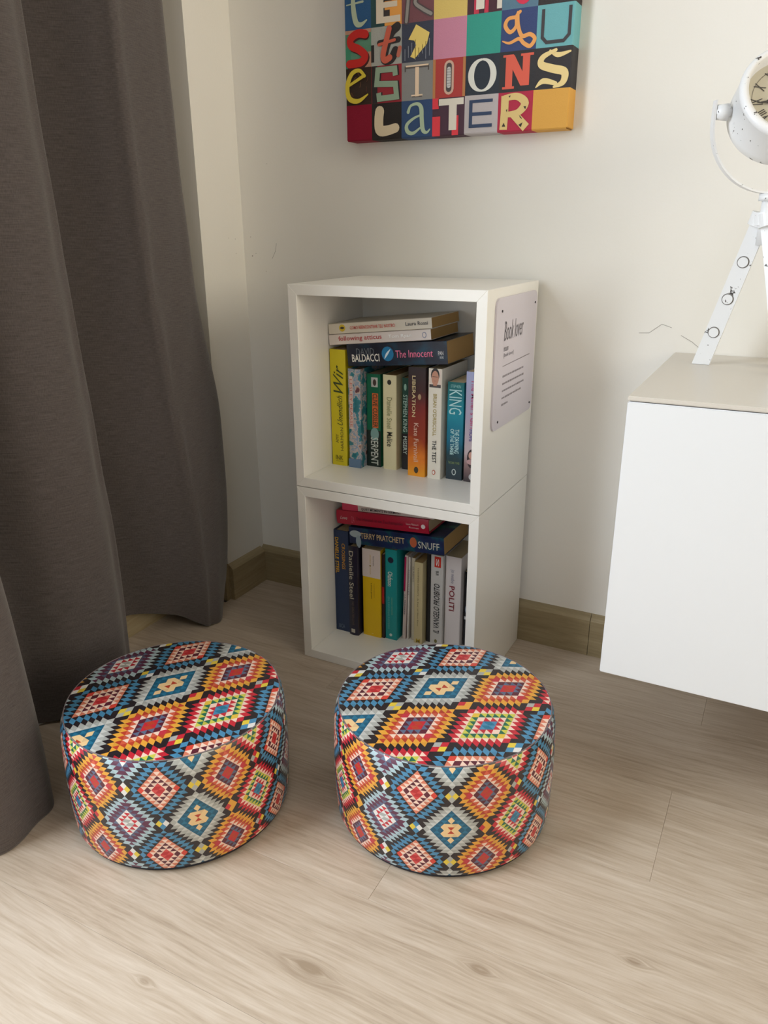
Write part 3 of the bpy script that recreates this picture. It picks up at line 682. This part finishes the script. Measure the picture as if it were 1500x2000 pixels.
for r in range(7):
    for c in range(7):
        a, b_, z0, z1 = lx(CX[c]), lx(CX[c+1]), lz(CZ[r]), lz(CZ[r+1]); col = cells[r][c]
        aa = a + (e if c == 0 else 0); bb_ = b_ - (e if c == 6 else 0); zz0 = z0 + (e if r == 0 else 0); zz1 = z1 - (e if r == 6 else 0)
        qf([(aa, -th, zz0), (bb_, -th, zz0), (bb_, -th, zz1), (aa, -th, zz1)], col)
        if c == 0: qf([(a, -th+e, zz0), (aa, -th, zz0), (aa, -th, zz1), (a, -th+e, zz1)], col); qf([(a, 0, zz0), (a, -th+e, zz0), (a, -th+e, zz1), (a, 0, zz1)], col)
        if c == 6: qf([(bb_, -th, zz0), (b_, -th+e, zz0), (b_, -th+e, zz1), (bb_, -th, zz1)], col); qf([(b_, -th+e, zz0), (b_, 0, zz0), (b_, 0, zz1), (b_, -th+e, zz1)], col)
        if r == 0: qf([(aa, -th+e, z0), (bb_, -th+e, z0), (bb_, -th, zz0), (aa, -th, zz0)], col); qf([(aa, 0, z0), (bb_, 0, z0), (bb_, -th+e, z0), (aa, -th+e, z0)], col)
        if r == 6: qf([(aa, -th, zz1), (bb_, -th, zz1), (bb_, -th+e, z1), (aa, -th+e, z1)], col); qf([(aa, -th+e, z1), (bb_, -th+e, z1), (bb_, 0, z1), (aa, 0, z1)], col)
bmesh.ops.remove_doubles(bm, verts=bm.verts[:], dist=1e-5); bmesh.ops.recalc_face_normals(bm, faces=bm.faces[:])
link('canvas_panel', bm, attr_mat('canvas_weave', .7, .3, .35, 700), cv)
link('inner_frame', B(lx(CX[0])+.0012, lx(CX[7])-.0012, -th+.0012, -.0005, lz(CZ[0])+.0012, lz(CZ[7])-.0012), mat((214, 160, 74), .7, 'canvas_corner'), cv)
_lay = {}
def cellf(c, r):
    a, b_, z0, z1 = lx(CX[c]), lx(CX[c+1]), lz(CZ[r]), lz(CZ[r+1])
    if c == 0: a = b_ - .058
    k = _lay.get((c, r), 0) + 1; _lay[(c, r)] = k
    return lambda u, v: (max(lx(CX[0])+.0015, min(a + u*(b_-a), lx(CX[7])-.0015)), -th - .0003 - .0002*k, z0 + v*(z1-z0))
def stroke(c, r, pts, wd, col, smooth=True, name='letter', cap=True):
    f = cellf(c, r); ribbon(name, pts, wd, f, mat(col, .7, 'canvas_ink'), cv, smooth, cap)
def poly(c, r, polys, col, name='letter'):
    if name == 'print' and len(polys) > 1:
        for p in polys: poly(c, r, [p], col, name)
        return
    f = cellf(c, r); V = []; F = []
    if name == 'print': _lay[(c, r)] = _lay[(c, r)] - 1 + (_lay[(c, r)] < 2)
    for j, p in enumerate(polys):
        s = len(V); V += [tuple(Vector(f(*q)) + Vector((0, -1e-5*j, 0))) for q in p]; F.append(tuple(range(s, s+len(p))))
    me = bpy.data.meshes.new(name); me.from_pydata(V, [], F)
    for p in me.polygons:
        if p.normal.y > 0: p.flip()
    link(name, me, mat(col, .7, 'canvas_ink'), cv)
R4 = lambda x0, y0, x1, y1: [(x0, y0), (x1, y0), (x1, y1), (x0, y1)]
# bottom row
stroke(1, 0, [(.27, .78), (.24, .55), (.27, .27), (.5, .24), (.8, .30)], [.30, .30, .30, .28, .26], (216, 200, 170))
stroke(2, 0, [(.22, .70), (.30, .86), (.52, .90), (.64, .78), (.66, .5), (.70, .2), (.82, .12), (.92, .2)], [.10, .07, .09, .13, .13, .13, .07, .04], (176, 196, 168))
stroke(2, 0, [(.64, .60), (.4, .52), (.18, .36), (.2, .18), (.38, .12), (.62, .26)], [.05, .07, .10, .12, .09, .05], (176, 196, 168))
poly(3, 0, [R4(.0, .0, .25, .52), R4(.62, .0, .82, .52), R4(.0, .72, .2, 1.0)], (226, 60, 72), 'print')
poly(3, 0, [R4(.18, .80, .97, .97), R4(.52, .14, .76, .82)], (226, 220, 206))
poly(4, 0, [R4(.14, .16, .24, .88), R4(.24, .80, .84, .88), R4(.24, .47, .82, .56), R4(.24, .16, .84, .25)], (48, 66, 98))
stroke(5, 0, [(.18, .06), (.2, .5), (.2, .92)], .22, (224, 196, 130), False)
stroke(5, 0, [(.2, .86), (.55, .88), (.78, .70), (.6, .48), (.28, .44)], [.16, .18, .22, .18, .14], (224, 196, 130))
stroke(5, 0, [(.45, .46), (.84, .08)], [.22, .24], (224, 196, 130), False)
poly(5, 0, [[(.14, .14), (.24, .14), (.19, .24)], [(.62, .16), (.70, .10), (.74, .22)], [(.62, .42), (.70, .34), (.72, .30), (.66, .34)], [(.74, .62), (.8, .54), (.82, .62)], [(.3, .90), (.34, .86), (.36, .92)], [(.24, .56), (.27, .50), (.28, .58)]], (56, 46, 40), 'print')
# second row
rr = random.Random(5)
for k in range(16):
    a_, b_ = rr.uniform(.05, .9), rr.uniform(.05, .85)
    stroke(0, 1, [(a_, b_), (a_ + rr.uniform(-.04, .04), b_ + .07), (a_ + rr.uniform(-.05, .05), b_ + .14)], .014, rr.choice([(128, 84, 56), (96, 52, 44), (24, 20, 20)]), name='scribble', cap=False)
stroke(0, 1, [(.22, .52), (.80, .78)], [.07, .10], (218, 196, 62), False)
stroke(0, 1, [(.80, .76), (.62, .92), (.36, .84), (.20, .50), (.28, .18), (.58, .10), (.90, .26)], [.09, .10, .13, .15, .15, .12, .04], (218, 196, 62))
poly(1, 1, [R4(.02, .0, .2, 1.0)], (40, 34, 36), 'dark_shape')
for col, wd, dx in (((40, 34, 36), .17, .04), ((146, 168, 146), .16, 0)):
    stroke(1, 1, [(.80+dx, .70), (.78+dx, .88), (.22+dx, .88), (.18+dx, .52), (.80+dx, .48), (.84+dx, .14), (.26+dx, .12), (.24+dx, .28)], wd, col, False)
poly(2, 1, [R4(.10, .76, .14, .90), R4(.10, .84, .88, .90), R4(.84, .76, .88, .90), R4(.34, .08, .66, .12)], (92, 86, 84), 'shadow_line')
poly(2, 1, [R4(.44, .10, .56, .86), R4(.32, .11, .68, .15), R4(.14, .88, .86, .92)], (238, 212, 184))
poly(3, 1, [R4(.0, .0, .08, 1.0), R4(.92, .0, 1.0, 1.0)], (190, 130, 80), 'edge_stripe')
stroke(3, 1, [(.5, .22), (.5, .80)], .30, (214, 176, 158)); stroke(3, 1, [(.5, .22), (.5, .80)], .17, (80, 74, 74)); stroke(3, 1, [(.5, .30), (.5, .72)], .12, (206, 206, 206))
for k in range(7): poly(3, 1, [R4(.42, .29 + .07*k, .58, .30 + .07*k)], (110, 104, 104), 'bead_line')
stroke(4, 1, [(.50+.33*math.sin(math.tau*k/20), .49+.39*math.cos(math.tau*k/20)) for k in range(21)], [.05+.13*abs(math.sin(math.tau*k/20))**1.5 for k in range(21)], (226, 226, 218), cap=False)
poly(5, 1, [R4(.18, .14, .38, .88), R4(.66, .14, .86, .88), [(.18, .90), (.42, .90), (.86, .14), (.62, .14)], R4(.10, .08, .44, .14), R4(.60, .86, .96, .92), R4(.10, .86, .40, .92)], (224, 98, 78))
stroke(6, 1, [(.95, .86), (.62, .80), (.40, .92)], [.05, .12, .05], (238, 214, 150)); 
stroke(6, 1, [(.56, .92), (.22, .78), (.18, .60), (.5, .48), (.82, .38), (.80, .14), (.56, .04)], [.08, .14, .18, .20, .20, .16, .06], (238, 214, 150))
stroke(6, 1, [(.06, .06), (.26, .20), (.60, .12)], [.03, .14, .10], (238, 214, 150))
# third row
poly(0, 2, [R4(.0, .0, .3, .55)], (60, 140, 110), 'green_shape'); poly(0, 2, [R4(.0, .9, 1., 1.), R4(.8, .0, 1., .4)], (186, 140, 118), 'tan_shape')
stroke(0, 2, [(.84, .82), (.60, .85), (.36, .74), (.38, .56), (.64, .44), (.84, .26), (.70, .09), (.30, .07)], .22, (66, 24, 22), name='letter_shadow')
stroke(0, 2, [(.82, .86), (.56, .90), (.32, .78), (.34, .60), (.60, .48), (.80, .30), (.66, .14), (.26, .12)], .22, (196, 34, 28))
poly(1, 2, [R4(.0, .10, .10, .55)], (40, 36, 38), 'dark_shape'); 
stroke(1, 2, [(.86, .95), (.66, .80), (.48, .40), (.44, .14), (.66, .14), (.80, .34)], .24, (46, 40, 42), name='letter_outline')
stroke(1, 2, [(.28, .58), (.9, .62)], .16, (46, 40, 42), name='letter_outline')
stroke(1, 2, [(.60, .92), (.50, .60), (.40, .26), (.46, .12), (.62, .18)], .17, (206, 98, 76)); stroke(1, 2, [(.26, .54), (.78, .62)], .08, (206, 98, 76))
stroke(1, 2, [(.95, .40), (.90, .22)], .12, (196, 110, 90), name='colour_spot')
poly(2, 2, [R4(.1+.11*k, .05+.07*(k % 3), .115+.11*k, .35+.07*(k % 4)) for k in range(8)] , (150, 156, 170), 'print')
poly(2, 2, [[(.22, .58), (.46, .94), (.88, .70), (.80, .42), (.42, .08), (.28, .14), (.46, .42), (.40, .54)]], (240, 214, 120))
stroke(5, 2, [(.44, .80), (.20, .78), (.12, .62), (.26, .46), (.42, .58), (.42, .82), (.52, .92)], [.09, .09, .11, .10, .09, .08, .08], (242, 170, 96))
stroke(5, 2, [(.46, .90), (.48, .60), (.60, .34), (.82, .36), (.96, .24), (.84, .08), (.66, .16), (.52, .28), (.26, .20), (.06, .26)], [.08, .10, .10, .10, .10, .10, .10, .09, .07, .03], (242, 170, 96))
stroke(6, 2, [(.16, .90), (.16, .24), (.28, .12), (.74, .12), (.88, .26), (.88, .92)], .085, (66, 62, 66), False)
# fourth row (cut by the picture frame)
stroke(0, 3, [(.42, 1.0), (.42, .6), (.50, .2), (.66, .12), (.86, .22)], [.10, .15, .16, .12, .04], (178, 192, 168)); stroke(0, 3, [(.2, .66), (.74, .70)], [.03, .06], (178, 192, 168))
poly(1, 3, [R4(.45, .0, 1.0, 1.0)], (236, 164, 78), 'orange_shape'); poly(1, 3, [R4(.42, .22, .62, .40), R4(.42, .62, .7, .85)], (60, 52, 52), 'dark_shape')
poly(1, 3, [R4(.18, .08, .42, 1.0), R4(.42, .08, .96, .24), R4(.42, .46, .86, .60), R4(.42, .88, .92, 1.0)], (224, 210, 190))
for col, wd in (((88, 76, 78), .16), ((150, 146, 142), .09)):
    stroke(2, 3, [(.15, .04), (.2, .5), (.25, .98)], wd, col); stroke(2, 3, [(.4, .9), (.62, .78), (.42, .5), (.66, .3), (.92, .16)], wd, col)
poly(4, 3, [R4(.2, .0, .34, .5), R4(.5, .0, .62, .4)], (206, 60, 84), 'print'); poly(4, 3, [R4(.26, .10, .52, 1.0), R4(.86, .06, 1.0, 1.0)], (230, 222, 210))
stroke(5, 3, [(.4, .5), (.6, .25), (.8, .6)], .34, (222, 50, 84), name='colour_spot')

# ------------------------------------------------------------ kilim pouffes
DK = (36, 28, 34); BL = (70, 140, 182); LG = (176, 178, 174); WG = (206, 208, 204); TE = (34, 118, 154); DT = (18, 92, 124); CR = (246, 208, 150)
GO = (238, 168, 56); BR = (196, 62, 40); OR = (218, 92, 62); SA = (224, 126, 96); PC = (248, 214, 194); MA = (98, 28, 48); RD = (208, 34, 52)
SL = (92, 106, 136); GN = (30, 112, 84); YG = (212, 208, 76); PU = (98, 44, 74); WH = (232, 230, 226); YE = (236, 206, 62); IC = (172, 198, 206)
#        k=0        k=1        k=2        k=3        k=4   (inner, outer)
RING = {'salmon': [((196, 36, 44), (222, 70, 70)), (PC, MA), (PC, SA), (DK, BL), (BL, DK)],
        'teal':   [(BR, CR), (CR, DT), (TE, DT), (WG, LG), (LG, DK)],
        'gold':   [(BR, RD), (SL, MA), (PC, OR), (BR, GO), (GO, DK)],
        'red':    [(TE, BL), (RD, PC), (GN, YG), (PC, RD), (RD, DK)],
        'purple': [(LG, WH), (RD, WH), (SL, PU), (PU, IC), (IC, DK)]}
ECOR = {'salmon': [None, MA, (226, 66, 50), BL], 'gold': [None, MA, (206, 50, 66), GO], 'red': [None, PC, (236, 196, 60), RD], 'purple': [None, WH, PU, IC], 'teal': [None, CR, DT, LG]}
SEQ = ['purple', 'salmon', 'teal', 'gold', 'red', 'salmon']
def typ(t):
    if t == -1: return 'gold'
    if t == -2: return 'red'
    if t == -3: return 'salmon'
    if t == -4: return 'teal'
    return SEQ[t % 6]
VCOL = {'teal': (YE, LG, YE), 'salmon': (YE, BL, WH), 'gold': (RD, GO, GO), 'purple': (RD, WH, YE), 'red': (LG, RD, YE)}   # W, N/S, E
def pat(i, j, up):
    """cell i, j in units of one cell, medallion (m, n) covers [10m-5, 10m+5)"""
    m, n = (i+5)//10, (j+5)//10; a, b = i - 10*m, j - 10*n
    ka = a if a >= 0 else -1-a; kb = b if b >= 0 else -1-b; k = max(ka, kb); ty = typ(m+n)
    if ka == 4 and kb == 4:
        if a == 4 and b == 4: return VCOL[typ(m+n+1)][0]
        if a == -5 and b == -5: return VCOL[typ(m+n-1)][2]
        # north / south corners of this medallion: vertex north/south type is this type
        return VCOL[ty][1]
    if k == 4 and (ka == 3 or kb == 3): return DK
    if a == b:
        if k == 0: return RING[ty][0][1 if (up == (a >= 0)) else 0] if ty != 'teal' else CR
        ec = ECOR[ty][k]
        if ty == 'teal' and k == 1: return DT
        if ec: return ec
    outer = up if a > b else (not up)
    if ty == 'teal' and k == 1:
        if (a, b) in ((1, 0), (0, 1), (-2, -1), (-1, -2)): return CR
        if outer and (a, b) in ((1, -2), (-2, 1)): return CR
        if outer and (a, b) in ((0, -2), (1, -1), (-2, 0), (-1, 1)): return CR if up == (a > b) and abs(a+b) in (0, 2) and random.Random(a*7+b).random() < 0 else DT
    if ty == 'teal' and k == 0: return CR if outer else BR
    c = RING[ty][k][1 if outer else 0]
    if (i*7 + j*3) % 4 == 0: c = tuple(int(v*.94) for v in c)
    return c
def tone(c):
    g_ = sum(c)/3; r = s2l([v*.90 + g_*.06 for v in c]); return r
def clip(poly_, a, b, c):
    """keep a*x + b*y <= c"""
    out = []
    for i in range(len(poly_)):
        p, q = poly_[i], poly_[(i+1) % len(poly_)]; dp = a*p[0]+b*p[1]-c; dq = a*q[0]+b*q[1]-c
        if dp <= 0: out.append(p)
        if (dp < 0 < dq) or (dq < 0 < dp):
            t = dp/(dp-dq); out.append((p[0]+(q[0]-p[0])*t, p[1]+(q[1]-p[1])*t))
    return out
def pattern_mesh(name, O, A, Bv, rng, planes, inside, mapf):
    vd = {}; V = []; F = []; Cc = []
    def vid(p):
        k = (round(p[0]*50000), round(p[1]*50000))
        if k not in vd: vd[k] = len(V); V.append(mapf(p[0], p[1]))
        return vd[k]
    P = lambda i, j: (O[0] + A[0]*i/10 + Bv[0]*j/10, O[1] + A[1]*i/10 + Bv[1]*j/10)
    for i in range(*rng[0]):
        for j in range(*rng[1]):
            q = [P(i, j), P(i+1, j), P(i+1, j+1), P(i, j+1)]
            s = inside(q)
            if s < 0: continue
            for up, tri in ((True, [q[0], q[1], q[2]]), (False, [q[0], q[2], q[3]])):
                if s == 0:
                    for pl in planes:
                        tri = clip(tri, *pl)
                        if len(tri) < 3: break
                if len(tri) < 3: continue
                ids = []
                for p in tri:
                    v = vid(p)
                    if v not in ids: ids.append(v)
                if len(ids) < 3: continue
                F.append(ids[::-1]); Cc.append(tone(pat(i, j, up)))
    me = bpy.data.meshes.new(name); me.from_pydata(V, [], F)
    ca = me.color_attributes.new('col', 'FLOAT_COLOR', 'CORNER'); buf = []
    for p, c in zip(me.polygons, Cc): buf += list(c)*p.loop_total
    ca.data.foreach_set('color', buf)
    return me
RP, HP = .1535, .1740
def rprof(z):
    a = .1505 + .0045*math.sin(math.pi*min(max(z, 0), .172)/.172)**.6
    if z > .152: a -= .0040*((z-.152)/.0200)**2
    if z < .012: a -= .003*((.012-z)/.012)**2
    return a
ZS0, ZS1 = .008, .1722
a0 = -62.81
def side_map(s, z):
    t = math.radians(a0) + s/.1535
    return (rprof(z)*math.cos(t), rprof(z)*math.sin(t), z)
Lh = math.pi*.1535
def side_in(q):
    xs = [p[0] for p in q]; zs = [p[1] for p in q]
    if max(xs) < -Lh or min(xs) > Lh or max(zs) < ZS0 or min(zs) > ZS1: return -1
    return 1 if min(xs) > -Lh and max(xs) < Lh and min(zs) > ZS0 and max(zs) < ZS1 else 0
# teal medallion (type 2) centred at s = 0, z = .083: medallion (1, 1)
Aa, Bb = (.0436, .0513), (.0436, -.0513)
Os = (0 - Aa[0] - Bb[0], .083 - Aa[1] - Bb[1])
def top_map(x, y):
    r = math.hypot(x, y); return (x, y, HP - .0015 + .004*(1-(r/.149)**2))
RT = .1465
def top_in(q):
    d = [math.hypot(*p) for p in q]
    if min(d) > RT + .01: return -1
    return 1 if max(d) < RT - .002 else 0
At, Bt = (.0835, .0428), (.0051, -.0939); Ot = (-.0991, .0665)
NP = 90
tpl = [(math.cos(k*math.tau/NP), math.sin(k*math.tau/NP), RT) for k in range(NP)]
VIN = attr_mat('printed_vinyl', .36, .5, .25, 700, .4)
SEAM = mat((120, 108, 112), .6, 'seam_thread'); NAVYT = mat((30, 34, 48), .75, 'navy_binding', .6, 700)
side_me = pattern_mesh('side_panel', Os, Aa, Bb, ((-85, 100), (-85, 100)), [(1, 0, Lh), (-1, 0, Lh), (0, 1, ZS1), (0, -1, -ZS0)], side_in, side_map)
top_me = pattern_mesh('top_panel', Ot, At, Bt, ((-35, 50), (-35, 50)), tpl, top_in, top_map)
def ring(R, z, r, n=96, m_=8):
    V = []; F = []
    for a in range(n):
        for b in range(m_):
            t, p = a*math.tau/n, b*math.tau/m_; q = R + r*math.cos(p)
            V.append((q*math.cos(t), q*math.sin(t), z + r*math.sin(p)))
            F.append((a*m_+b, ((a+1) % n)*m_+b, ((a+1) % n)*m_+(b+1) % m_, a*m_+(b+1) % m_))
    me = bpy.data.meshes.new('ring'); me.from_pydata(V, [], F); return me
def lathe(prof, n=96):
    V = []; F = []; k = len(prof)
    for a in range(n):
        t = a*math.tau/n
        for r, z in prof: V.append((r*math.cos(t), r*math.sin(t), z))
    for a in range(n):
        for b in range(k-1): F.append((a*k+b, ((a+1) % n)*k+b, ((a+1) % n)*k+b+1, a*k+b+1))
    me = bpy.data.meshes.new('lathe'); me.from_pydata(V, [], F); return me
pf = thing('pouffe', 'round kilim-patterned pouffe in front of the white cube shelves, the right one', 'pouffe', (.683, -.511, 0), group='pair of round patterned pouffes')
sd = link('side_panel', side_me, VIN, pf, True); tp = link('top_panel', top_me, VIN, pf, True)
link('edge_seam', ring(.1466, .1724, .0008), SEAM, pf, True)
link('base_binding', lathe([(0.02, .0), (.1465, .0), (.1492, .003), (.1500, .009), (.1485, .010), (.02, .0102)]), NAVYT, pf, True)
p2 = pf.copy(); C.objects.link(p2); p2.location = (.341, -.674, 0); p2.rotation_euler = (0, 0, math.radians(22.3))
p2['label'] = 'round kilim-patterned pouffe beside the dark curtain, the left one'
for ch in list(pf.children):
    c2 = ch.copy(); C.objects.link(c2); c2.parent = p2

# ------------------------------------------------------------ wall-hung sideboard
bx, bt, bb0, bD = .8663, .5906, .1994, .3902
sb = thing('sideboard', 'wall-hung white gloss sideboard with flat handleless doors, at the right', 'sideboard', (bx + .9, -bD/2, bb0))
def sbb(x0, x1, y0, y1, z0, z1, bev=.0008): return B(x0-bx-.9, x1-bx-.9, y0+bD/2, y1+bD/2, z0-bb0, z1-bb0, bev)
bm = sbb(bx+.002, bx+1.798, -.368, -.0005, bb0+.002, bt-.0062)
link('carcass', bm, WHITE, sb)
link('top_panel', sbb(bx, bx+1.8, -bD, -.0005, bt-.006, bt, .0012), mat((206, 200, 190), .3, 'lacquered_glass_top'), sb)
for k in range(3): link('door', sbb(bx+.6*k+.0006, bx+.6*k+.5994, -bD+.0006, -.3695, bb0, bt-.0072, .0012), WHITE_GLOSS, sb)

# ------------------------------------------------------------ tripod clock
ck = thing('tripod_clock', 'white distressed metal tripod clock standing on the white sideboard', 'clock', (.978, -.13, bt))
K0 = Vector((.978, -.13, bt))
def loc(v): return Vector(v) - K0
Cc = Vector((.978, -.13, .925))       # pivot axis centre
nrm = Vector((.41, -1, .62)).normalized()
side = Vector((1, .41, 0)); side = (side - nrm*side.dot(nrm)).normalized(); upv = side.cross(-nrm) * -1
upv = nrm.cross(side).normalized() * -1 if nrm.cross(side).z < 0 else nrm.cross(side).normalized()
Rm = Matrix((side, upv, nrm)).transposed().to_4x4(); Rm.translation = loc(Cc)
def lathe_n(prof, n=64):
    me = lathe(prof, n); me.transform(Rm); return me
RD_ = .066
dr = link('drum', lathe_n([(0, -.044), (.030, -.043), (.052, -.036), (.063, -.022), (RD_-.001, -.010), (RD_-.001, .030), (RD_+.001, .033), (RD_, .038), (RD_-.004, .041), (RD_-.009, .040), (RD_-.0095, .020), (0, .019)]), CHIP, ck, True)
link('dial', lathe_n([(0, .0202), (RD_-.0095, .0202)]), mat((206, 200, 180), .6, 'aged_dial'), dr)
link('dial_inner_ring', lathe_n([(RD_-.020, .0205), (RD_-.0192, .0205)]), mat((120, 112, 98), .6, 'dial_print'), dr)
gm = gl.m
link('glass', lathe_n([(0, .0345), (RD_-.0093, .0345)]), gm, dr)
DI = mat((52, 46, 42), .6, 'dial_ink')
for k, s in enumerate(['XII', 'I', 'II', 'III', 'IIII', 'V', 'VI', 'VII', 'VIII', 'IX', 'X', 'XI']):
    a = math.radians(90 - 30*k + 2); R_ = .0405
    vs, fs_ = text_mesh(s, .012)
    wd_ = .0038 + .0026*len(s); ht = .0145
    V = []
    for x, y in vs:
        # bottoms towards the centre
        px = -math.sin(a-math.pi/2)*0
        ux, uy = math.cos(a), math.sin(a); tx, ty = math.sin(a), -math.cos(a)
        q = Vector((ux*(R_+y*ht) + tx*x*wd_, uy*(R_+y*ht) + ty*x*wd_, .0209)); V.append(Rm @ q)
    me = bpy.data.meshes.new('numeral'); me.from_pydata([tuple(v) for v in V], [], fs_); link('numeral', me, DI, dr)
def hand(ang, L, wd):
    a = math.radians(ang); u = Vector((math.cos(a), math.sin(a), 0)); t = Vector((-math.sin(a), math.cos(a), 0))
    pts = [(-.008, wd*.5), (L*.55, wd*.5), (L*.62, wd*1.3), (L*.72, wd*.5), (L, .0002), (L, -.0002), (L*.72, -wd*.5), (L*.62, -wd*1.3), (L*.55, -wd*.5), (-.008, -wd*.5)]
    bm = extr(bmesh.new(), pts, lambda x, y, h: Rm @ (u*x + t*y + Vector((0, 0, h))), .0225, .0232)
    link('hand', bm, DI, dr)
hand(186, .041, .0028); hand(300, .030, .0032)
link('spindle', lathe_n([(0, .0245), (.003, .024), (.003, .0215)], 20), DI, dr)
# pivots and U-shaped yoke (in the vertical plane of the side axis)
sh = Vector((side.x, side.y, 0)).normalized()
def P3(v): return loc(Cc) + v
for sg in (-1, 1):
    nm = 'pivot_knob'
    bm = bmesh.new(); a = P3(sh*sg*(RD_-.003)); b = P3(sh*sg*.0885)
    cyl(bm, P3(sh*sg*(RD_-.003)), P3(sh*sg*.0845), .0062, 24)
    cyl(bm, P3(sh*sg*.069), P3(sh*sg*.0835), .0105, 28, .0088)
    link(nm, bm, CHIP, ck, True)
bm = bmesh.new(); prev = None; dp = Vector((-sh.y, sh.x, 0))
path = [(-.086, .014)] + [(-.086, 0.0)] + [(.086*math.cos(t), -.012 + .086*math.sin(t)) for t in [math.pi + math.pi*k/28 for k in range(29)]] + [(.086, 0.0), (.086, .014)]
rows_ = []
for i, (x, z) in enumerate(path):
    a = path[max(i-1, 0)]; b = path[min(i+1, len(path)-1)]; d = Vector((b[0]-a[0], b[1]-a[1])).normalized(); n2 = Vector((-d.y, d.x))
    rows_.append([bm.verts.new(P3(sh*(x+n2.x*q) + Vector((0, 0, z+n2.y*q)) + dp*w_)) for q, w_ in ((.0012, .0062), (.0012, -.0062), (-.0012, -.0062), (-.0012, .0062))])
for r0, r1 in zip(rows_, rows_[1:]):
    for k in range(4): bm.faces.new((r0[k], r0[(k+1) % 4], r1[(k+1) % 4], r1[k]))
bm.faces.new(rows_[0][::-1]); bm.faces.new(rows_[-1]); bmesh.ops.recalc_face_normals(bm, faces=bm.faces[:])
link('yoke', bm, CHIP, ck)
zy = Cc.z - .098 - bt
bm = bmesh.new(); hx = Cc.x - K0.x
cyl(bm, (hx, 0, .17), (hx, 0, zy), .0085, 24); cyl(bm, (hx, 0, zy-.010), (hx, 0, zy-.001), .013, 24)
link('post', bm, CHIP, ck, True)
link('hub', cyl(bmesh.new(), (hx, 0, .196), (hx, 0, .212), .016, 32), CHIP, ck)
foot = Vector((.9185-K0.x, -.1065-K0.y, 0)); top0 = Vector((.9735-K0.x, -.1255-K0.y, .2080))
rel_f = foot - Vector((hx, 0, 0)); rel_t = top0 - Vector((hx, 0, 0))
for k in range(3):
    Rz = Matrix.Rotation(math.radians((0, 170, 242)[k]), 3, 'Z'); f_ = Rz @ rel_f + Vector((hx, 0, 0)); t_ = Rz @ rel_t + Vector((hx, 0, 0))
    rad = Vector((rel_f.x, rel_f.y, 0)).normalized(); rad = Rz @ rad
    ax = (t_ - f_).normalized()
    if k == 0: wv = Vector((1, -.1, 0)).normalized(); wv = (wv - ax*0).normalized()
    else: wv = Rz @ Vector((1, -.1, 0)).normalized()
    nn = wv.cross(ax).normalized()
    if nn.dot(Rz @ Vector((.1, -1, 0))) < 0: nn = -nn
    bm = bmesh.new()
    q = [bm.verts.new(f_ + wv*.0125*s + nn*.0035*t2 - ax*0) for s, t2 in ((-1, -1), (1, -1), (1, 1), (-1, 1))]
    for v in q: v.co.z = 0.0004
    r_ = [bm.verts.new(t_ + wv*.0115*s + nn*.0035*t2) for s, t2 in ((-1, -1), (1, -1), (1, 1), (-1, 1))]
    for v in r_: v.co.z = t_.z
    bm.faces.new(q[::-1]); bm.faces.new(r_)
    for i in range(4): bm.faces.new((q[i], q[(i+1) % 4], r_[(i+1) % 4], r_[i]))
    bmesh.ops.recalc_face_normals(bm, faces=bm.faces[:])
    lg = link('leg', bm, CHIP, ck)
    for fr_ in (.235, .465, .71):
        c = f_ + (t_-f_)*fr_ + nn*.0035
        link('gap_ring', cyl(bmesh.new(), c - nn*.001, c + nn*.0004, .0082, 28), mat((120, 116, 112), .6, 'dark_ring'), lg)  # dark disc outlining each rivet
        bm = cyl(bmesh.new(), c - nn*.001, c + nn*.0022, .0068, 28)
        link('rivet', bm, CHIP, lg)
    bm = bmesh.new(); cyl(bm, t_ - ax*.014, t_ + ax*.003, .0150, 28)
    link('leg_cap', bm, CHIP, lg, False)
